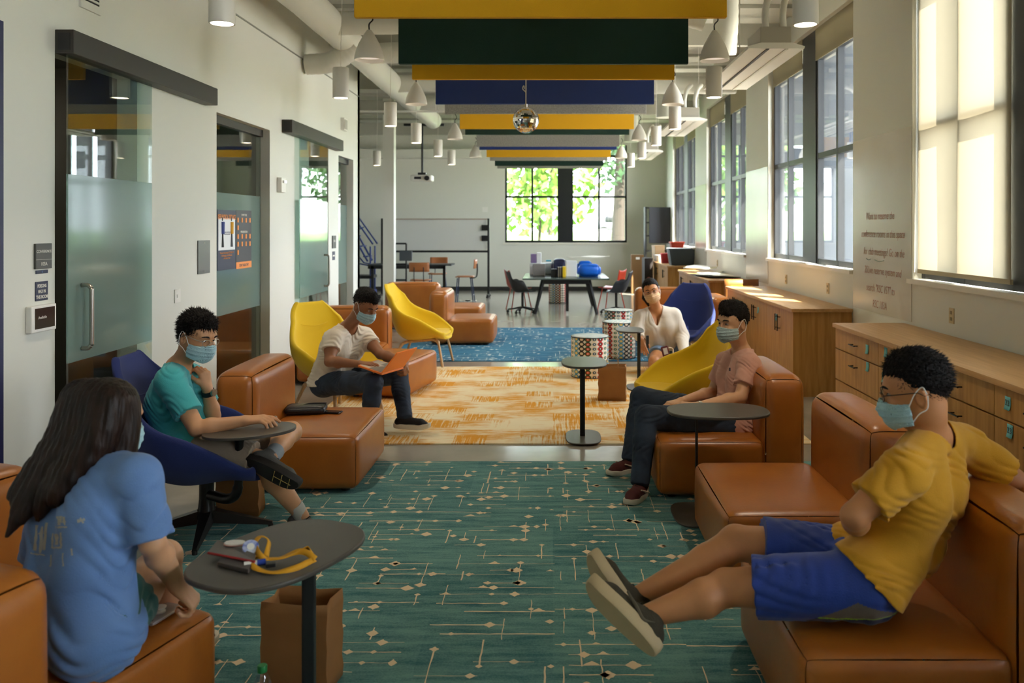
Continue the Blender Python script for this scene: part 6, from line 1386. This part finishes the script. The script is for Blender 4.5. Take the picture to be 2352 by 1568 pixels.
# ---- man in mustard -----------------------------------------------------------
s_ = 1.08
J = dict(head=P(2106, 898, 2.98), f=(-.90, .33, -.20), up=(-.08, 0, 1), neck=P(2138, 1002, 3.02), sha=P(2075, 1085, 2.80), shb=P(2212, 1020, 3.22),
         ela=P(1962, 1185, 2.76), wra=P(1975, 1222, 3.06), elb=P(2360, 1125, 3.16), wrb=P(2440, 1215, 2.90),
         hda=dict(d=(-.2, 1, -.05), pn=(-.2, 0, 1), th=(1, 0, 0)), hdb=dict(d=(.5, -.8, -.3), pn=(.3, 0, 1), th=(-1, 0, 0)),
         hipa=P(1985, 1345, 2.86), hipb=P(1970, 1285, 3.12), kna=P(1668, 1348, 2.98), ana=P(1490, 1412, 2.92), knb=P(1690, 1245, 3.16), anb=P(1466, 1370, 3.06),
         chest=P(2112, 1130, 3.0), waist=P(2062, 1260, 3.0), fold=(.5, 0, .8))
M_blueS = cloth('shorts_blue', '#1f3f9c', '#1b388c', .7)
t, H, R, BO = person('young man in a mustard T-shirt and blue shorts reclining with his legs stretched out, right', P(1700, 1500, 3.0)*A(1, 1, 0), J, s_, S_warm, cloth('tshirt_mustard', '#d2970f', '#c58c0d'), M_blueS, None, sleeve=.68, leg_cut=.78, seed=14, hem=(P(1985, 1318, 2.85), (-.72, 0, -.70)), pcut=(P(2020, 1290, 2.85), (.72, 0, .70)), fold=(.006, .085), neckr=.074, res=.0042, build=1.04)
off = np.array(t.location); short_hair(t, off, H, R, s_, M_hair, 12, top=.018, side=.004, spike=.005, front=.060, nape=-.072); face_bits(t, off, H, R, s_); face_mask(t, off, H, R, s_, M_mask); glasses(t, off, H, s_, M_blk)
sho = [c for c in t.children if c.name.startswith('shorts')][0].data
for m_ in (cloth('panel_grey', '#6b6055'), cloth('piping_green', '#8fbf2a'), cloth('panel_navy', '#14204a')): sho.materials.append(m_)
ha_ = A(*J['hipa'])-off; da_ = nrm(A(*J['kna'])-A(*J['hipa'])); up_ = nrm(np.cross(np.cross(da_, (0, 0, 1)), da_))
for pl in sho.polygons:
    c_ = np.array(pl.center)-ha_; al = c_@da_; ht = c_@up_; 
    if pl.center[1]+off[1] > 2.93: continue
    lim = -.01-.45*abs(al-.03); e_ = -.078+.10*max(0, al-.10)
    if al < .20 and ht < lim: pl.material_index = 1 if ht > e_+.006 else (2 if ht > e_ else 3)
M_olive = mat('knit_olive', '#3c3626', .85, bump=.4, bscale=260)
shoe(t, off, J['ana'], (-.72, .40, .54), (.65, .65, .38), 1.15, M_olive, mat('sole_tan', '#c3ad86', .6), sole_t=.036, swoosh=mat('stripe_dim', '#5a5442', .7)); shoe(t, off, J['anb'], (-.55, .30, .75), (.70, .55, .30), 1.12, M_olive, mat('sole_tan', '#c3ad86', .6), sole_t=.036)

# ---- woman with long hair, back to the camera --------------------------------
s_ = 1.04
J = dict(head=P(250, 965, 2.86), f=(.36, .92, -.15), up=(.05, .02, 1), neck=P(222, 1075, 2.80), sha=P(318, 1098, 2.70), shb=P(118, 1120, 2.92),
         ela=P(350, 1245, 2.68), wra=P(408, 1345, 2.88), elb=P(90, 1290, 3.0), wrb=P(240, 1330, 3.12),
         hda=dict(d=(.35, .3, -.6), pn=(.3, -.3, 1), th=(-.3, .9, 0), curl=(.9, .95, 1, 1), tc=.5), hdb=dict(d=(.8, .5, -.2), pn=(0, 0, 1), th=(.5, -1, 0)),
         hipa=P(232, 1450, 2.62), hipb=P(110, 1440, 2.76), kna=P(378, 1280, 3.06), ana=P(398, 1470, 3.30), knb=P(260, 1300, 3.28), anb=P(230, 1440, 3.46),
         chest=P(200, 1190, 2.76), waist=P(180, 1330, 2.70), fold=(.6, .0, .8))
M_chamb = cloth('tshirt_blue', '#6688bc', '#5b7db2'); 
t, H, R, BO = person('woman with long dark hair in a light blue T-shirt seen from behind, bottom left', P(200, 1600, 2.8)*A(1, 1, 0), J, s_, S_light, M_chamb, cloth('shorts_green', '#2f5f56', '#2a554d'), None, sleeve=.93, leg_cut=.38, seed=17, hem=(P(220, 1530, 2.7), (0, 0, -1)), fold=(.008, .10), loose=.012, neckr=.062, res=.0044, build=.90)
off = np.array(t.location)
F = Field(.0042); F.el(H(0, -.016, .04), A(.088, .106, .098)*s_, R, .02)
c0 = H(0, 0, 0)
ends = [(-.095, -.215, -.34), (-.11, -.20, -.27), (-.075, -.19, -.30), (-.035, -.17, -.29), (.0, -.14, -.24), (-.14, -.19, -.24)]
for (x, y, z), x0 in zip(ends, (-.03, -.05, -.02, .02, .05, -.075)):
    p = smooth_path([H(x0, -.05, .06), H(x0*1.2, -.085, -.06), H(x*.8+x0*.3, -.15, -.20), H(x, y, z)], 3)
    for i in range(len(p)-1): f0, f1 = i/(len(p)-1), (i+1)/(len(p)-1); F.rc(p[i], p[i+1], (.056*(1-f0)**.8+.009)*s_, (.056*(1-f1)**.8+.007)*s_, .018)
for sx in (1, -1):
    p = smooth_path([H(sx*.06, .0, .07), H(sx*.086, -.005, -.02), H(sx*.088, -.01, -.11), H(sx*.06, -.02, -.155)], 3)
    for i in range(len(p)-1): F.rc(p[i], p[i+1], .034*s_, (.030-.0022*i)*s_, .03)
r_, f_, u_ = R[:, 0], R[:, 1], R[:, 2]
def hairf(p, v):
    x = (p-c0)@r_; y = (p-c0)@f_; z = (p-c0)@u_; th = np.arctan2(x, y+.02)
    n = np.sin(x*260+3*np.sin(z*14)+y*60)+.8*np.sin(th*46+2*np.sin(z*20+1))+.6*np.sin(x*520+y*300+4*np.sin(z*9))
    v = v+.0011*n; face = np.sqrt((x/.064)**2+((y-.10)/.075)**2+((z+.03)/.088)**2)-1; return np.maximum(v, -face*.05)
F.fn(hairf); M_lh = mat('hair_brown', '#170d08', .5, c2='#2a1911', vscale=40, stretch=(1, 1, .1), bump=.3, bscale=90, spec=.25)
add_mesh('long_hair', F.run('hair', off, 0), M_lh, t); face_mask(t, off, H, R, s_, M_mask)
# faded building print on the back of the shirt
from mathutils.bvhtree import BVHTree
so_ = [c for c in t.children if c.name.startswith('shirt')][0]; bv = BVHTree.FromPolygons([v.co.copy() for v in so_.data.vertices], [tuple(p.vertices) for p in so_.data.polygons])
M_pr = mat('print_cream', '#a8a49a', .9); g = MB(); rg = random.Random(4)
def proj(x, y):
    a = Vector(tuple(P(x, y, 1.6)-off)); b = Vector(tuple(P(x, y, 4)-off)); h = bv.ray_cast(a, (b-a).normalized()); return None if h[0] is None else (h[0]+h[1]*.0015, h[1])
def stroke(x0, y0, x1, y1, w):
    pr = []
    for k in range(7):
        x = x0+(x1-x0)*k/6+rg.uniform(-1, 1); y = y0+(y1-y0)*k/6+rg.uniform(-1, 1); dx, dy = x1-x0, y1-y0; l = math.hypot(dx, dy)+1e-6; nx, ny = -dy/l*w/2*rg.uniform(.5, 1.2), dx/l*w/2*rg.uniform(.5, 1.2)
        a, b = proj(x+nx, y+ny), proj(x-nx, y-ny)
        if a is None or b is None: return
        pr.append((a[0], b[0]))
    if max((pr[i+1][0]-pr[i][0]).length for i in range(6)) > .06: return
    g.add([tuple(q) for q in sum(([a, b] for a, b in pr), [])], [(2*i, 2*i+1, 2*i+3, 2*i+2) for i in range(6)])
for q in [(75, 1190, 135, 1192, 5), (128, 1210, 155, 1210, 5), (133, 1186, 137, 1206, 7), (147, 1186, 150, 1206, 7), (140, 1184, 141, 1200, 8), (85, 1205, 80, 1265, 7), (97, 1208, 93, 1270, 7), (108, 1200, 102, 1262, 6), (122, 1225, 121, 1258, 5), (140, 1222, 141, 1256, 5), (131, 1225, 131, 1250, 8), (120, 1258, 142, 1257, 4), (58, 1162, 62, 1180, 5), (66, 1160, 78, 1170, 5), (50, 1235, 68, 1234, 5), (178, 1196, 196, 1192, 7), (184, 1188, 192, 1202, 4), (118, 1275, 117, 1300, 4), (145, 1270, 146, 1300, 4), (60, 1200, 58, 1230, 4), (70, 1270, 104, 1275, 4), (165, 1258, 166, 1275, 5), (40, 1190, 50, 1185, 4), (88, 1225, 100, 1224, 5)]: stroke(*q)
g.build('shirt_print', M_pr, t, 0)
shoe(t, off, J['ana'], (.5, .8, 0), (0, 0, 1), 1.0, M_blk2, M_wsole); shoe(t, off, J['anb'], (.5, .8, 0), (0, 0, 1), 1.0, M_blk2, M_wsole)
